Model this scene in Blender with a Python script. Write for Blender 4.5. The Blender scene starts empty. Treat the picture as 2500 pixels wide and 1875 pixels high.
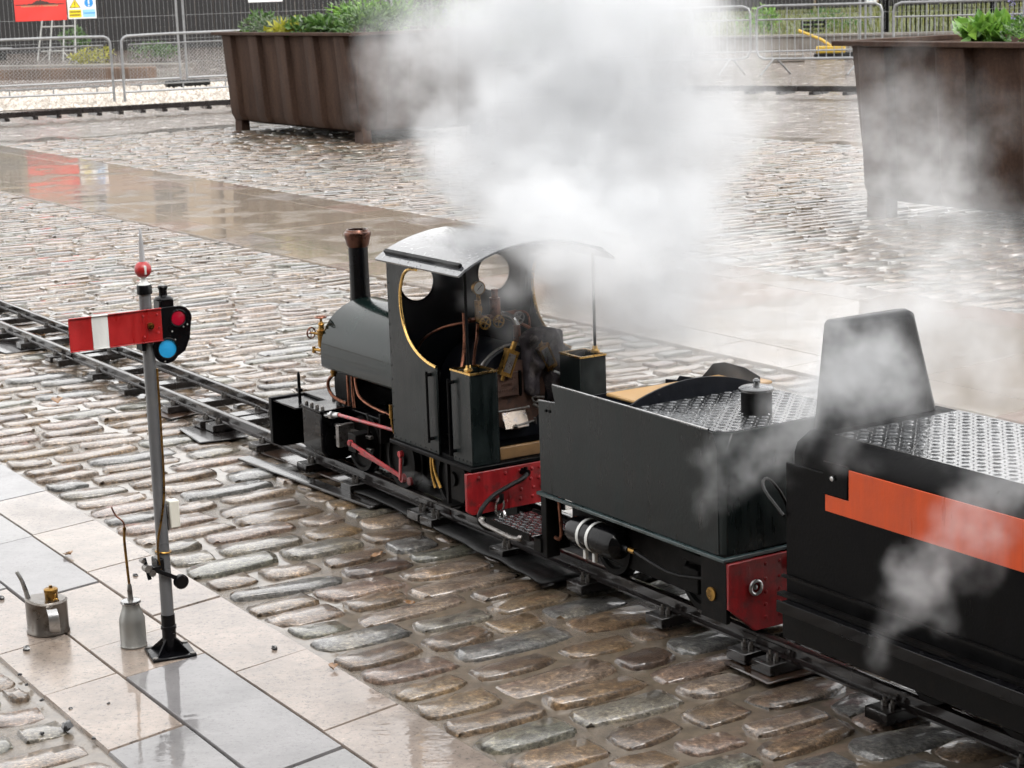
import bpy, bmesh, math, random
from math import sin, cos, pi, radians, sqrt
from mathutils import Vector, Matrix, Euler, noise as mnoise
random.seed(7)
scene = bpy.context.scene
COL = scene.collection

# ------------------------------------------------------------------ camera
CAM_H = 1.53
PITCH, ROLL, FOCAL_PX = radians(11.606), radians(1.947), 4747.0
_f = Vector((0, cos(PITCH), -sin(PITCH))); _r = Vector((1, 0, 0)); _u = _r.cross(_f)
_r2 = cos(ROLL) * _r - sin(ROLL) * _u
_u2 = cos(ROLL) * _u + sin(ROLL) * _r
cam_data = bpy.data.cameras.new('camera')
cam = bpy.data.objects.new('camera', cam_data)
COL.objects.link(cam)
cam.matrix_world = Matrix(((_r2.x, _u2.x, -_f.x, 0), (_r2.y, _u2.y, -_f.y, 0), (_r2.z, _u2.z, -_f.z, CAM_H), (0, 0, 0, 1)))
cam_data.sensor_width = 36.0
cam_data.lens = FOCAL_PX / 2500 * 36.0
cam_data.clip_end = 2000
cam_data.clip_start = 0.05
cam_data.dof.use_dof = True
cam_data.dof.focus_distance = 5.3
cam_data.dof.aperture_fstop = 18
scene.camera = cam

# ------------------------------------------------------------------ sky, sun, exposure
SUN_EL, SUN_ROT = radians(52), radians(150)
world = bpy.data.worlds.new('World'); scene.world = world
world.use_nodes = True
wn, wl = world.node_tree.nodes, world.node_tree.links
wn.clear()
sky = wn.new('ShaderNodeTexSky'); sky.sky_type = 'NISHITA'; sky.sun_disc = False
sky.sun_elevation = SUN_EL; sky.sun_rotation = SUN_ROT
sky.air_density = 1.0; sky.dust_density = 6.0; sky.ozone_density = 1.0
hs = wn.new('ShaderNodeHueSaturation'); hs.inputs['Saturation'].default_value = 0.12
cl = wn.new('ShaderNodeMix'); cl.data_type = 'RGBA'; cl.inputs[0].default_value = 0.62
cl.inputs[7].default_value = (10.4, 10.3, 10.2, 1)          # even cloud deck
bg = wn.new('ShaderNodeBackground'); bg.inputs['Strength'].default_value = 0.15
wo = wn.new('ShaderNodeOutputWorld')
wl.new(sky.outputs[0], hs.inputs['Color']); wl.new(hs.outputs[0], cl.inputs[6])
wl.new(cl.outputs[2], bg.inputs['Color']); wl.new(bg.outputs[0], wo.inputs[0])

sun_data = bpy.data.lights.new('sun', 'SUN'); sun_data.energy = 0.6; sun_data.angle = radians(25)
sun_data.color = (1.0, 0.97, 0.93)
sun = bpy.data.objects.new('sun', sun_data); COL.objects.link(sun)
_sd = Vector((sin(SUN_ROT) * cos(SUN_EL), cos(SUN_ROT) * cos(SUN_EL), sin(SUN_EL)))
sun.rotation_euler = (-_sd).to_track_quat('-Z', 'Y').to_euler()
sun.location = (0, 0, 20)

vs = scene.view_settings
vs.view_transform = 'Standard'; vs.look = 'None'; vs.exposure = 0.93; vs.gamma = 1.0; vs.use_curve_mapping = False
scene.render.engine = 'CYCLES'
cy = scene.cycles
cy.max_bounces = 10; cy.diffuse_bounces = 3; cy.glossy_bounces = 4; cy.transmission_bounces = 4
cy.volume_bounces = 5; cy.transparent_max_bounces = 12
cy.volume_step_rate = 3.0
cy.adaptive_threshold = 0.04
cy.caustics_reflective = False; cy.caustics_refractive = False
cy.use_denoising = True
cy.use_adaptive_sampling = True

# ------------------------------------------------------------------ frames
# track frame: +x runs back along the train (towards the viewer's right), +y across to the far side, z up
TA = radians(-58.4)
OX, OY = 0.0747, 5.1729
EX = Vector((cos(TA), sin(TA), 0)); EY = Vector((-sin(TA), cos(TA), 0)); OO = Vector((OX, OY, 0))
def tw(x, y, z=0.0):
    return OO + EX * x + EY * y + Vector((0, 0, z))
def wt(p):
    q = Vector(p) - OO
    return Vector((q.dot(EX), q.dot(EY), q.z))
def project(p):
    q = Vector(p) - Vector((0, 0, CAM_H)); d = q.dot(_f)
    if d < 0.1: return None
    return (1250 + FOCAL_PX * q.dot(_r2) / d, 937.5 - FOCAL_PX * q.dot(_u2) / d, d)

# ------------------------------------------------------------------ mesh helpers
class MB:
    def __init__(s): s.v = []; s.f = []
    def add(s, vs, fs):
        b = len(s.v); s.v += [tuple(p) for p in vs]; s.f += [tuple(i + b for i in f) for f in fs]; return s
    def box(s, x0, x1, y0, y1, z0, z1):
        return s.add([(x0,y0,z0),(x1,y0,z0),(x1,y1,z0),(x0,y1,z0),(x0,y0,z1),(x1,y0,z1),(x1,y1,z1),(x0,y1,z1)],
                     [(0,3,2,1),(4,5,6,7),(0,1,5,4),(1,2,6,5),(2,3,7,6),(3,0,4,7)])
    def obox(s, c, h, rot=(0,0,0)):
        m = Euler(rot).to_matrix(); c = Vector(c)
        vs = [c + m @ Vector((sx*h[0], sy*h[1], sz*h[2])) for sz in (-1,1) for sx, sy in ((-1,-1),(1,-1),(1,1),(-1,1))]
        return s.add(vs, [(0,3,2,1),(4,5,6,7),(0,1,5,4),(1,2,6,5),(2,3,7,6),(3,0,4,7)])
    def bar(s, p0, p1, w, h, up=(0,0,1)):
        p0, p1 = Vector(p0), Vector(p1); d = (p1-p0).normalized(); up = Vector(up)
        a = d.cross(up)
        if a.length < 1e-4: a = d.cross(Vector((1,0,0)))
        a.normalize(); b = a.cross(d).normalized()
        vs = [p + a*sx*w/2 + b*sy*h/2 for p in (p0,p1) for sx, sy in ((-1,-1),(1,-1),(1,1),(-1,1))]
        return s.add(vs, [(0,1,2,3)[::-1],(4,5,6,7),(0,1,5,4),(1,2,6,5),(2,3,7,6),(3,0,4,7)])
    def cyl(s, p0, p1, r0, r1=None, n=14, caps=True):
        r1 = r0 if r1 is None else r1
        p0, p1 = Vector(p0), Vector(p1); d = (p1-p0).normalized()
        a = d.orthogonal().normalized(); b = d.cross(a)
        vs = []
        for p, r in ((p0,r0),(p1,r1)):
            for i in range(n):
                t = 2*pi*i/n; vs.append(p + (a*cos(t)+b*sin(t))*r)
        fs = [(i,(i+1)%n,n+(i+1)%n,n+i) for i in range(n)]
        if caps: fs += [tuple(range(n))[::-1], tuple(range(n,2*n))]
        return s.add(vs, fs)
    def lathe(s, prof, o=(0,0,0), ax=(0,0,1), n=20, cap=True):
        ax = Vector(ax).normalized(); a = ax.orthogonal().normalized(); b = ax.cross(a); o = Vector(o)
        vs = []; fs = []
        for r, z in prof:
            for i in range(n):
                t = 2*pi*i/n; vs.append(o + ax*z + (a*cos(t)+b*sin(t))*r)
        for k in range(len(prof)-1):
            for i in range(n):
                j = (i+1)%n; fs.append((k*n+i, k*n+j, (k+1)*n+j, (k+1)*n+i))
        if cap:
            fs.append(tuple(range(n))[::-1]); fs.append(tuple(range((len(prof)-1)*n, len(prof)*n)))
        return s.add(vs, fs)
    def tube(s, pts, r, n=8, closed=False, smooth=0):
        pts = [Vector(p) for p in pts]
        for _ in range(smooth):
            q = [pts[0]]
            for a, b in zip(pts[:-1], pts[1:]): q += [a*.75+b*.25, a*.25+b*.75]
            q.append(pts[-1]); pts = q
        m = len(pts); vs = []; fs = []
        nrm = None
        for k in range(m):
            if closed: d = (pts[(k+1)%m]-pts[k-1]).normalized()
            else: d = (pts[min(k+1,m-1)]-pts[max(k-1,0)]).normalized()
            if nrm is None: nrm = d.orthogonal().normalized()
            else: nrm = (nrm - d*nrm.dot(d)).normalized()
            b = d.cross(nrm); rr = r if not isinstance(r,(list,tuple)) else (r[min(int(k/(m-1)*(len(r)-1)),len(r)-2)]*(1-((k/(m-1)*(len(r)-1))-min(int(k/(m-1)*(len(r)-1)),len(r)-2)))+r[min(int(k/(m-1)*(len(r)-1)),len(r)-2)+1]*((k/(m-1)*(len(r)-1))-min(int(k/(m-1)*(len(r)-1)),len(r)-2)))
            for i in range(n):
                t = 2*pi*i/n; vs.append(pts[k] + (nrm*cos(t)+b*sin(t))*rr)
        for k in range(m if closed else m-1):
            k2 = (k+1)%m
            for i in range(n):
                j = (i+1)%n; fs.append((k*n+i,k*n+j,k2*n+j,k2*n+i))
        if not closed: fs += [tuple(range(n))[::-1], tuple(range((m-1)*n,m*n))]
        return s.add(vs, fs)
    def ring(s, c, ax, R, r, n=20, m=8):
        ax = Vector(ax).normalized(); a = ax.orthogonal().normalized(); b = ax.cross(a); c = Vector(c)
        return s.tube([c+(a*cos(2*pi*i/n)+b*sin(2*pi*i/n))*R for i in range(n)], r, m, closed=True)
    def prism(s, poly, plane, a, b):
        def P(u, v, w): return {'xz':(u,w,v),'yz':(w,u,v),'xy':(u,v,w)}[plane]
        n = len(poly)
        vs = [P(u,v,a) for u,v in poly] + [P(u,v,b) for u,v in poly]
        fs = [(i,(i+1)%n,n+(i+1)%n,n+i) for i in range(n)] + [tuple(range(n))[::-1], tuple(range(n,2*n))]
        return s.add(vs, fs)
    def sphere(s, c, r, n=12, m=8):
        r = (r,r,r) if not isinstance(r,(tuple,list)) else r
        vs = [(c[0],c[1],c[2]-r[2])]; fs = []
        for k in range(1,m):
            t = -pi/2+pi*k/m
            for i in range(n):
                p = 2*pi*i/n; vs.append((c[0]+r[0]*cos(t)*cos(p), c[1]+r[1]*cos(t)*sin(p), c[2]+r[2]*sin(t)))
        vs.append((c[0],c[1],c[2]+r[2])); L = len(vs)-1
        for i in range(n):
            j = (i+1)%n
            fs.append((0,1+j,1+i)); fs.append((L,1+(m-2)*n+i,1+(m-2)*n+j))
            for k in range(m-2): fs.append((1+k*n+i,1+k*n+j,1+(k+1)*n+j,1+(k+1)*n+i))
        return s.add(vs, fs)
    def wheel(s, c, ax, R, w, hub=.25):      # handwheel: rim, hub and spokes
        ax = Vector(ax).normalized(); c = Vector(c); a = ax.orthogonal().normalized(); b = ax.cross(a)
        s.ring(c, ax, R, w, 16, 6); s.cyl(c-ax*w*1.2, c+ax*w*1.2, R*hub, n=8)
        for i in range(5):
            t = 2*pi*i/5; s.cyl(c, c+(a*cos(t)+b*sin(t))*R, w*.6, n=5)
        return s
    def mesh(s, name, off=(0,0,0), smooth=35):
        me = bpy.data.meshes.new(name)
        me.from_pydata([(p[0]-off[0],p[1]-off[1],p[2]-off[2]) for p in s.v], [], s.f)
        fix_normals(me)
        if smooth:
            me.polygons.foreach_set('use_smooth', [True]*len(me.polygons))
            me.set_sharp_from_angle(angle=radians(smooth))
        return me

def fix_normals(me):
    bm = bmesh.new(); bm.from_mesh(me); bmesh.ops.recalc_face_normals(bm, faces=bm.faces); bm.to_mesh(me); bm.free()

def plate_mesh(outline, holes, plane, a, b, off=(0,0,0)):
    """flat plate with holes, cut from a filled 2D curve and given thickness between a and b"""
    cu = bpy.data.curves.new('plate', 'CURVE'); cu.dimensions = '2D'; cu.fill_mode = 'BOTH'; cu.extrude = abs(b-a)/2
    for loop in [outline]+holes:
        sp = cu.splines.new('POLY'); sp.points.add(len(loop)-1); sp.use_cyclic_u = True
        for p, (u, v) in zip(sp.points, loop): p.co = (u, v, 0, 1)
    ob = bpy.data.objects.new('plate', cu); COL.objects.link(ob)
    me = bpy.data.meshes.new_from_object(ob.evaluated_get(bpy.context.evaluated_depsgraph_get()))
    bpy.data.objects.remove(ob); bpy.data.curves.remove(cu)
    m = (a+b)/2
    for vtx in me.vertices:
        u, v, w = vtx.co
        p = {'xz':(u,w+m,v),'yz':(w+m,u,v),'xy':(u,v,w+m)}[plane]
        vtx.co = (p[0]-off[0], p[1]-off[1], p[2]-off[2])
    bm = bmesh.new(); bm.from_mesh(me); bmesh.ops.remove_doubles(bm, verts=bm.verts, dist=1e-6)
    bmesh.ops.recalc_face_normals(bm, faces=bm.faces); bm.to_mesh(me); bm.free()
    return me

def circle(cx, cy, r, n=24, a0=0): return [(cx+r*cos(a0+2*pi*i/n), cy+r*sin(a0+2*pi*i/n)) for i in range(n)]

def obj(name, me, material, parent=None, bevel=0, segs=1, loc=None, rot=None):
    o = bpy.data.objects.new(name, me); COL.objects.link(o)
    if material is not None:
        me.materials.clear(); me.materials.append(material)
    if parent is not None: o.parent = parent
    if loc is not None: o.location = loc
    if rot is not None: o.rotation_euler = rot
    if bevel:
        b = o.modifiers.new('bevel', 'BEVEL'); b.width = bevel; b.segments = segs; b.limit_method = 'ANGLE'; b.angle_limit = radians(40)
    return o
def tag(o, label=None, cat=None, group=None, kind=None):
    for k, v in (('label',label),('category',cat),('group',group),('kind',kind)):
        if v: o[k] = v
    return o
SMALL = {'rivets','lid_bolts','tread_lozenges','worn_lettering','base_bolts','arm_bolts','spectacle_screws','lettering','yellow_lettering','blue_lettering','print_silhouette','bolts','wire_mesh','mesh_infill'}   # too small to pick apart singly
class Thing:
    """an Empty at the thing's base; parts are given in the frame's coordinates"""
    def __init__(s, name, label, cat, loc=(0,0,0), rz=0.0, off=(0,0,0), group=None, kind=None):
        s.e = bpy.data.objects.new(name, None); COL.objects.link(s.e); s.e.empty_display_size = .1
        s.e.location = loc; s.e.rotation_euler = (0,0,rz); s.off = off
        tag(s.e, label, cat, group, kind)
    def part(s, name, mb, material, bevel=0, parent=None, smooth=35, label=None, segs=1):
        me = mb.mesh(name, s.off, smooth) if isinstance(mb, MB) else mb
        o = obj(name, me, material, parent or s.e, bevel, segs)
        if name in SMALL: o['kind'] = 'stuff'
        if label: o['label'] = label
        return o
def train_thing(name, label, cat, xc, group=None):
    return Thing(name, label, cat, tw(xc,0,0), TA, (xc,0,0), group)
def copy_tree(o, parent=None):
    c = o.copy(); COL.objects.link(c); c.parent = parent
    for ch in o.children: copy_tree(ch, c)
    return c

# ------------------------------------------------------------------ materials
def new_mat(name):
    m = bpy.data.materials.new(name); m.use_nodes = True
    nt = m.node_tree; b = nt.nodes['Principled BSDF']
    return m, nt, nt.nodes, nt.links, b
def _noise(nt, scale, detail=4, rough=.55, coord='Object', vec=None):
    n = nt.nodes.new('ShaderNodeTexNoise'); n.inputs['Scale'].default_value = scale
    n.inputs['Detail'].default_value = detail; n.inputs['Roughness'].default_value = rough
    if vec is None:
        tc = nt.nodes.new('ShaderNodeTexCoord'); vec = tc.outputs[coord]
    nt.links.new(vec, n.inputs['Vector'])
    return n
def _ramp(nt, fac, stops):
    r = nt.nodes.new('ShaderNodeValToRGB'); e = r.color_ramp.elements
    while len(e) < len(stops): e.new(.5)
    for el, (p, c) in zip(e, stops):
        el.position = p; el.color = (c[0],c[1],c[2],1) if isinstance(c,(tuple,list)) else (c,c,c,1)
    nt.links.new(fac, r.inputs[0]); return r
def _math(nt, op, a, b=None, clamp=False):
    m = nt.nodes.new('ShaderNodeMath'); m.operation = op; m.use_clamp = clamp
    for i, x in enumerate((a,b)):
        if x is None: continue
        if isinstance(x,(int,float)): m.inputs[i].default_value = x
        else: nt.links.new(x, m.inputs[i])
    return m.outputs[0]
def _mix(nt, fac, a, b, blend='MIX'):
    m = nt.nodes.new('ShaderNodeMix'); m.data_type = 'RGBA'; m.blend_type = blend
    for i, x in ((0,fac),(6,a),(7,b)):
        if isinstance(x,(int,float)): m.inputs[i].default_value = x
        elif isinstance(x,(tuple,list)): m.inputs[i].default_value = (x[0],x[1],x[2],1)
        else: nt.links.new(x, m.inputs[i])
    return m.outputs[2]
def _bump(nt, h, strength, dist, prev=None):
    b = nt.nodes.new('ShaderNodeBump'); b.inputs['Strength'].default_value = strength; b.inputs['Distance'].default_value = dist
    nt.links.new(h, b.inputs['Height'])
    if prev is not None: nt.links.new(prev, b.inputs['Normal'])
    return b.outputs[0]

def paint(name, col, rough=.35, coat=.3, var=.25, scale=9, metal=0.0, drops=0.0, grime_or_highlight=None, bump=.15, spec=.5, dh=.0025, streak=0.0):
    m, nt, N, L, b = new_mat(name)
    col = tuple(q*.84 for q in col) if metal < .5 else col
    n = _noise(nt, scale, 3)
    dark = tuple(c*(1-var) for c in col); lite = tuple(min(1,c*(1+var)) for c in col)
    r = _ramp(nt, n.outputs['Fac'], [(.3,dark),(.7,lite)]); c = r.outputs[0]
    if grime_or_highlight:
        g = _noise(nt, scale*2.3, 4, .7); gr = _ramp(nt, g.outputs['Fac'], [(.52,0.0),(.68,1.0)])
        c = _mix(nt, gr.outputs[0], c, grime_or_highlight)
    if streak:
        tcs = N.new('ShaderNodeTexCoord'); mps = N.new('ShaderNodeMapping'); mps.inputs['Scale'].default_value = (1,1,.12); L.new(tcs.outputs['Object'], mps.inputs['Vector'])
        ns = _noise(nt, 42, 3, .6, vec=mps.outputs[0]); nb = _noise(nt, 5, 4, .65)
        sr = _ramp(nt, ns.outputs['Fac'], [(.35,(1-streak,)*3),(.55,(1,1,1)),(.72,(1+streak*1.3,)*3)])
        br = _ramp(nt, nb.outputs['Fac'], [(.3,(1-streak*.8,)*3),(.7,(1+streak*.8,)*3)])
        c = _mix(nt, 1.0, _mix(nt, 1.0, c, sr.outputs[0], 'MULTIPLY'), br.outputs[0], 'MULTIPLY')
    L.new(c, b.inputs['Base Color'])
    rr = _ramp(nt, n.outputs['Fac'], [(.3,max(.03,rough-.1)),(.75,min(1,rough+.12))])
    ro_ = rr.outputs[0]
    if streak: ro_ = _math(nt, 'ADD', ro_, _math(nt, 'MULTIPLY', _math(nt,'SUBTRACT', ns.outputs['Fac'], .5), .5), True)
    L.new(ro_, b.inputs['Roughness'])
    b.inputs['Metallic'].default_value = metal; b.inputs['Specular IOR Level'].default_value = spec
    b.inputs['Coat Weight'].default_value = coat; b.inputs['Coat Roughness'].default_value = .05
    nn = None
    if bump:
        f = _noise(nt, 140, 1); nn = _bump(nt, f.outputs['Fac'], bump, .002)
    if drops:
        v = N.new('ShaderNodeTexVoronoi'); v.inputs['Scale'].default_value = drops
        tc = N.new('ShaderNodeTexCoord'); L.new(tc.outputs['Object'], v.inputs['Vector'])
        lim = _noise(nt, drops*.23, 2); th = _math(nt,'MULTIPLY', lim.outputs['Fac'], .62)
        h = _math(nt,'SUBTRACT', th, v.outputs['Distance'], True)
        nn = _bump(nt, h, .8, dh, nn)
    if nn is not None:
        L.new(nn, b.inputs['Normal'])
        if drops: L.new(nn, b.inputs['Coat Normal'])
    return m

M = {}
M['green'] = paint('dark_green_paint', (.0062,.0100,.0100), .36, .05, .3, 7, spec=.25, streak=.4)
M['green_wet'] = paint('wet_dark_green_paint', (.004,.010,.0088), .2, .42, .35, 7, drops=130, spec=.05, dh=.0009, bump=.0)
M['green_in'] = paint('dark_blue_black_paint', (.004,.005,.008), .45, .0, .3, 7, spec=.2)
M['black'] = paint('black_paint', (.0022,.0022,.0026), .42, .01, .35, 11, spec=.08, streak=.4)
M['black_gloss'] = paint('gloss_black_paint', (.0025,.0025,.0032), .25, .12, .3, 11, spec=.15)
M['frame'] = paint('oily_black_steel', (.0035,.0033,.0032), .5, .0, .5, 15, grime_or_highlight=(.008,.006,.005), spec=.12)
M['rail'] = paint('blackened_rail_steel', (.013,.010,.0095), .25, .5, .25, 6, spec=.35, bump=.05)
M['sleeper'] = paint('recycled_plastic_sleeper', (.011,.009,.0085), .26, .6, .3, 8, spec=.35, bump=.08)
M['roof'] = paint('grey_black_roof_paint', (.060,.063,.070), .14, 1.0, .15, 8, drops=75, dh=.0025, bump=.05)
M['red'] = paint('signal_red_paint', (.36,.010,.011), .38, .3, .18, 9, grime_or_highlight=(.27,.010,.010), streak=.12)
M['beam_red'] = paint('buffer_beam_red', (.27,.008,.011), .42, .1, .25, 12, grime_or_highlight=(.10,.012,.012), streak=.3)
M['rod_red'] = paint('rod_red_paint', (.40,.03,.035), .4, .2, .25, 20, grime_or_highlight=(.06,.02,.02))
M['white'] = paint('white_paint', (.70,.71,.69), .4, .2, .06, 9, grime_or_highlight=(.58,.57,.54), streak=.08)
M['grey'] = paint('post_grey_paint', (.105,.108,.114), .32, .4, .15, 6, grime_or_highlight=(.11,.11,.11))
M['orange'] = paint('orange_panel_paint', (.66,.078,.008), .4, .10, .12, 6, grime_or_highlight=(.50,.055,.008), streak=.09)
M['brass'] = paint('aged_brass', (.30,.17,.045), .34, .0, .35, 40, metal=1.0, grime_or_highlight=(.09,.05,.02))
M['brass_bright'] = paint('polished_brass', (.62,.40,.14), .25, .0, .15, 30, metal=1.0)
M['copper'] = paint('copper', (.22,.095,.06), .36, .0, .35, 40, metal=1.0, grime_or_highlight=(.07,.03,.022))
M['copper_cap'] = paint('copper_chimney_cap', (.12,.058,.042), .3, .1, .3, 12, metal=1.0, grime_or_highlight=(.06,.032,.026), bump=.03)
M['steel'] = paint('bright_steel', (.42,.42,.42), .28, .0, .2, 12, metal=1.0, grime_or_highlight=(.30,.29,.28), bump=.03)
M['dull_steel'] = paint('dull_steel', (.22,.21,.20), .42, .0, .3, 50, metal=1.0, grime_or_highlight=(.07,.05,.04))
M['tarnish'] = paint('heat_stained_steel', (.55,.47,.40), .3, .0, .3, 18, metal=1.0, grime_or_highlight=(.35,.36,.42))
M['rust_plate'] = paint('rusty_iron', (.095,.048,.033), .6, .0, .35, 22, grime_or_highlight=(.04,.025,.022))
M['alu'] = paint('grey_aluminium', (.30,.30,.285), .48, .05, .10, 8, metal=.8, grime_or_highlight=(.25,.245,.23), bump=.05)
M['tinplate'] = paint('old_tinplate', (.17,.155,.14), .33, .1, .3, 14, metal=.95, grime_or_highlight=(.085,.065,.05), bump=.05)
M['galv'] = paint('galvanised_steel', (.24,.245,.25), .45, .15, .2, 14, metal=.6)
M['wood'] = paint('tan_plywood', (.42,.24,.075), .5, .3, .2, 5)
M['floorwood'] = paint('oiled_floor_board', (.13,.07,.024), .5, .1, .4, 14)
M['plank'] = paint('wet_timber', (.035,.020,.013), .3, .6, .4, 9, grime_or_highlight=(.07,.036,.02))
M['rubber'] = paint('black_rubber', (.006,.006,.006), .5, .05, .3, 20, bump=.4, spec=.2)
M['cream'] = paint('cream_plastic', (.68,.66,.58), .4, .2, .05, 9)
M['coal'] = paint('coal', (.012,.012,.013), .3, .5, .5, 60, bump=.6)
M['leaf_dead'] = paint('dead_leaf', (.22,.11,.04), .5, .5, .4, 60)
M['blue_lens'] = paint('blue_disc', (.014,.32,.66), .4, .1, .05, 20)
M['dial'] = paint('gauge_dial_white', (.75,.75,.72), .3, .3, .05, 20)
M['sign_red'] = paint('sign_board_red', (.72,.045,.035), .45, .1, .1, 3, grime_or_highlight=(.62,.04,.035))
M['sign_white'] = paint('sign_board_white', (.80,.80,.80), .45, .1, .04, 3)
M['sign_yellow'] = paint('sign_yellow', (.80,.62,.01), .45, .1, .05, 3)
M['sign_blue'] = paint('sign_blue', (.03,.28,.68), .45, .1, .05, 3)
M['sign_pale_blue'] = paint('sign_pale_blue', (.30,.58,.80), .45, .1, .05, 3)
M['sign_dark'] = paint('sign_dark_print', (.06,.03,.025), .5, .1, .1, 3)
M['yellow_plastic'] = paint('yellow_plastic', (.55,.36,.03), .4, .2, .1, 6)
M['hoarding'] = paint('near_black_boards', (.008,.007,.0075), .6, .1, .4, 2)
M['timber_edge'] = paint('weathered_timber', (.13,.075,.045), .6, .3, .4, 1.2, grime_or_highlight=(.07,.045,.03))
M['stone_wall'] = paint('wet_concrete', (.20,.18,.155), .5, .4, .3, 1.6, grime_or_highlight=(.11,.09,.08))

def red_lens():
    m, nt, N, L, b = new_mat('red_glass_lens')
    b.inputs['Base Color'].default_value = (.30,.004,.02,1); b.inputs['Roughness'].default_value = .08
    b.inputs['Coat Weight'].default_value = .8
    return m
M['red_lens'] = red_lens()

def corten():
    m, nt, N, L, b = new_mat('rusted_corten_steel')
    tc = N.new('ShaderNodeTexCoord'); mp = N.new('ShaderNodeMapping'); mp.inputs['Scale'].default_value = (1,1,.16)
    L.new(tc.outputs['Object'], mp.inputs['Vector'])
    n1 = _noise(nt, 7, 7, .65, vec=mp.outputs[0]); n2 = _noise(nt, 45, 5, .6)
    c1 = _ramp(nt, n1.outputs['Fac'], [(.28,(.016,.0085,.0062)),(.5,(.046,.0265,.0195)),(.74,(.088,.053,.036))])
    c2 = _ramp(nt, n2.outputs['Fac'], [(.35,(.030,.018,.014)),(.7,(.080,.045,.028))])
    L.new(_mix(nt, .4, c1.outputs[0], c2.outputs[0]), b.inputs['Base Color'])
    b.inputs['Roughness'].default_value = .75; b.inputs['Specular IOR Level'].default_value = .15
    L.new(_bump(nt, n2.outputs['Fac'], .3, .004), b.inputs['Normal'])
    return m
M['corten'] = corten()

def tread():
    """wet five-bar tread plate: raised lozenges are in the geometry, this gives the film of water"""
    m, nt, N, L, b = new_mat('wet_tread_plate')
    n = _noise(nt, 9, 4); w = _noise(nt, 60, 3)
    c = _ramp(nt, n.outputs['Fac'], [(.35,(.05,.052,.055)),(.7,(.12,.125,.13))])
    L.new(c.outputs[0], b.inputs['Base Color']); b.inputs['Metallic'].default_value = .8
    r = _ramp(nt, n.outputs['Fac'], [(.35,.12),(.65,.32)]); L.new(r.outputs[0], b.inputs['Roughness'])
    b.inputs['Coat Weight'].default_value = .8; b.inputs['Coat Roughness'].default_value = .05
    nn = _bump(nt, w.outputs['Fac'], .35, .006); L.new(nn, b.inputs['Normal']); L.new(nn, b.inputs['Coat Normal'])
    return m
M['tread'] = tread()

STONE = [(0,(.108,.080,.058)),(.10,(.160,.124,.098)),(.2,(.136,.098,.064)),(.3,(.100,.102,.086)),(.4,(.178,.145,.120)),
         (.5,(.100,.103,.105)),(.6,(.148,.112,.074)),(.7,(.150,.110,.090)),(.8,(.118,.088,.062)),(.9,(.130,.124,.108)),(.97,(.062,.042,.032))]
def stone(name, island):
    m, nt, N, L, b = new_mat(name)
    tc = N.new('ShaderNodeTexCoord'); geo = N.new('ShaderNodeNewGeometry'); oi = N.new('ShaderNodeObjectInfo')
    rnd = geo.outputs['Random Per Island'] if island else oi.outputs['Random']
    ramp = _ramp(nt, rnd, STONE); ramp.color_ramp.interpolation = 'CONSTANT'
    pos = geo.outputs['Position']
    n1 = _noise(nt, 26, 3, .7, vec=pos); n2 = _noise(nt, 105, 3, .75, vec=pos); n3 = _noise(nt, 5.5, 2, .6, vec=pos)
    warm = _ramp(nt, n3.outputs['Fac'], [(.3,(.70,.62,.55)),(.55,(1,.97,.92)),(.75,(1.3,1.12,.85))])
    c = _mix(nt, 1.0, ramp.outputs[0], warm.outputs[0], 'MULTIPLY')
    mott = _ramp(nt, n1.outputs['Fac'], [(.28,(.45,.43,.42)),(.52,(1,1,1)),(.75,(1.45,1.4,1.32))])
    c = _mix(nt, 1.0, c, mott.outputs[0], 'MULTIPLY')
    sp = _ramp(nt, n2.outputs['Fac'], [(.36,(.30,.28,.25)),(.47,(.85,.85,.85)),(.56,(1.15,1.15,1.15)),(.66,(2.2,2.1,1.9))])
    c = _mix(nt, .9, c, sp.outputs[0], 'MULTIPLY')
    L.new(c, b.inputs['Base Color'])
    b.inputs['Roughness'].default_value = .32
    b.inputs['Coat Weight'].default_value = 1.0; b.inputs['Coat IOR'].default_value = 1.55
    cwt = _ramp(nt, n2.outputs['Fac'], [(.36,.7),(.46,1.0)]); L.new(cwt.outputs[0], b.inputs['Coat Weight'])
    cr = _ramp(nt, n3.outputs['Fac'], [(.38,.03),(.7,.10)]); L.new(cr.outputs[0], b.inputs['Coat Roughness'])
    h1 = _noise(nt, 30, 4, .68, vec=pos)
    nn = _bump(nt, h1.outputs['Fac'], .22, .005); nn2 = _bump(nt, n2.outputs['Fac'], .7, .004, nn)
    nn3 = _bump(nt, n2.outputs['Fac'], .16, .002, nn)
    L.new(nn2, b.inputs['Normal']); L.new(nn3, b.inputs['Coat Normal'])
    return m
M['sett'] = stone('wet_granite_sett', False)
M['sett_island'] = stone('wet_granite_setts', True)

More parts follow.
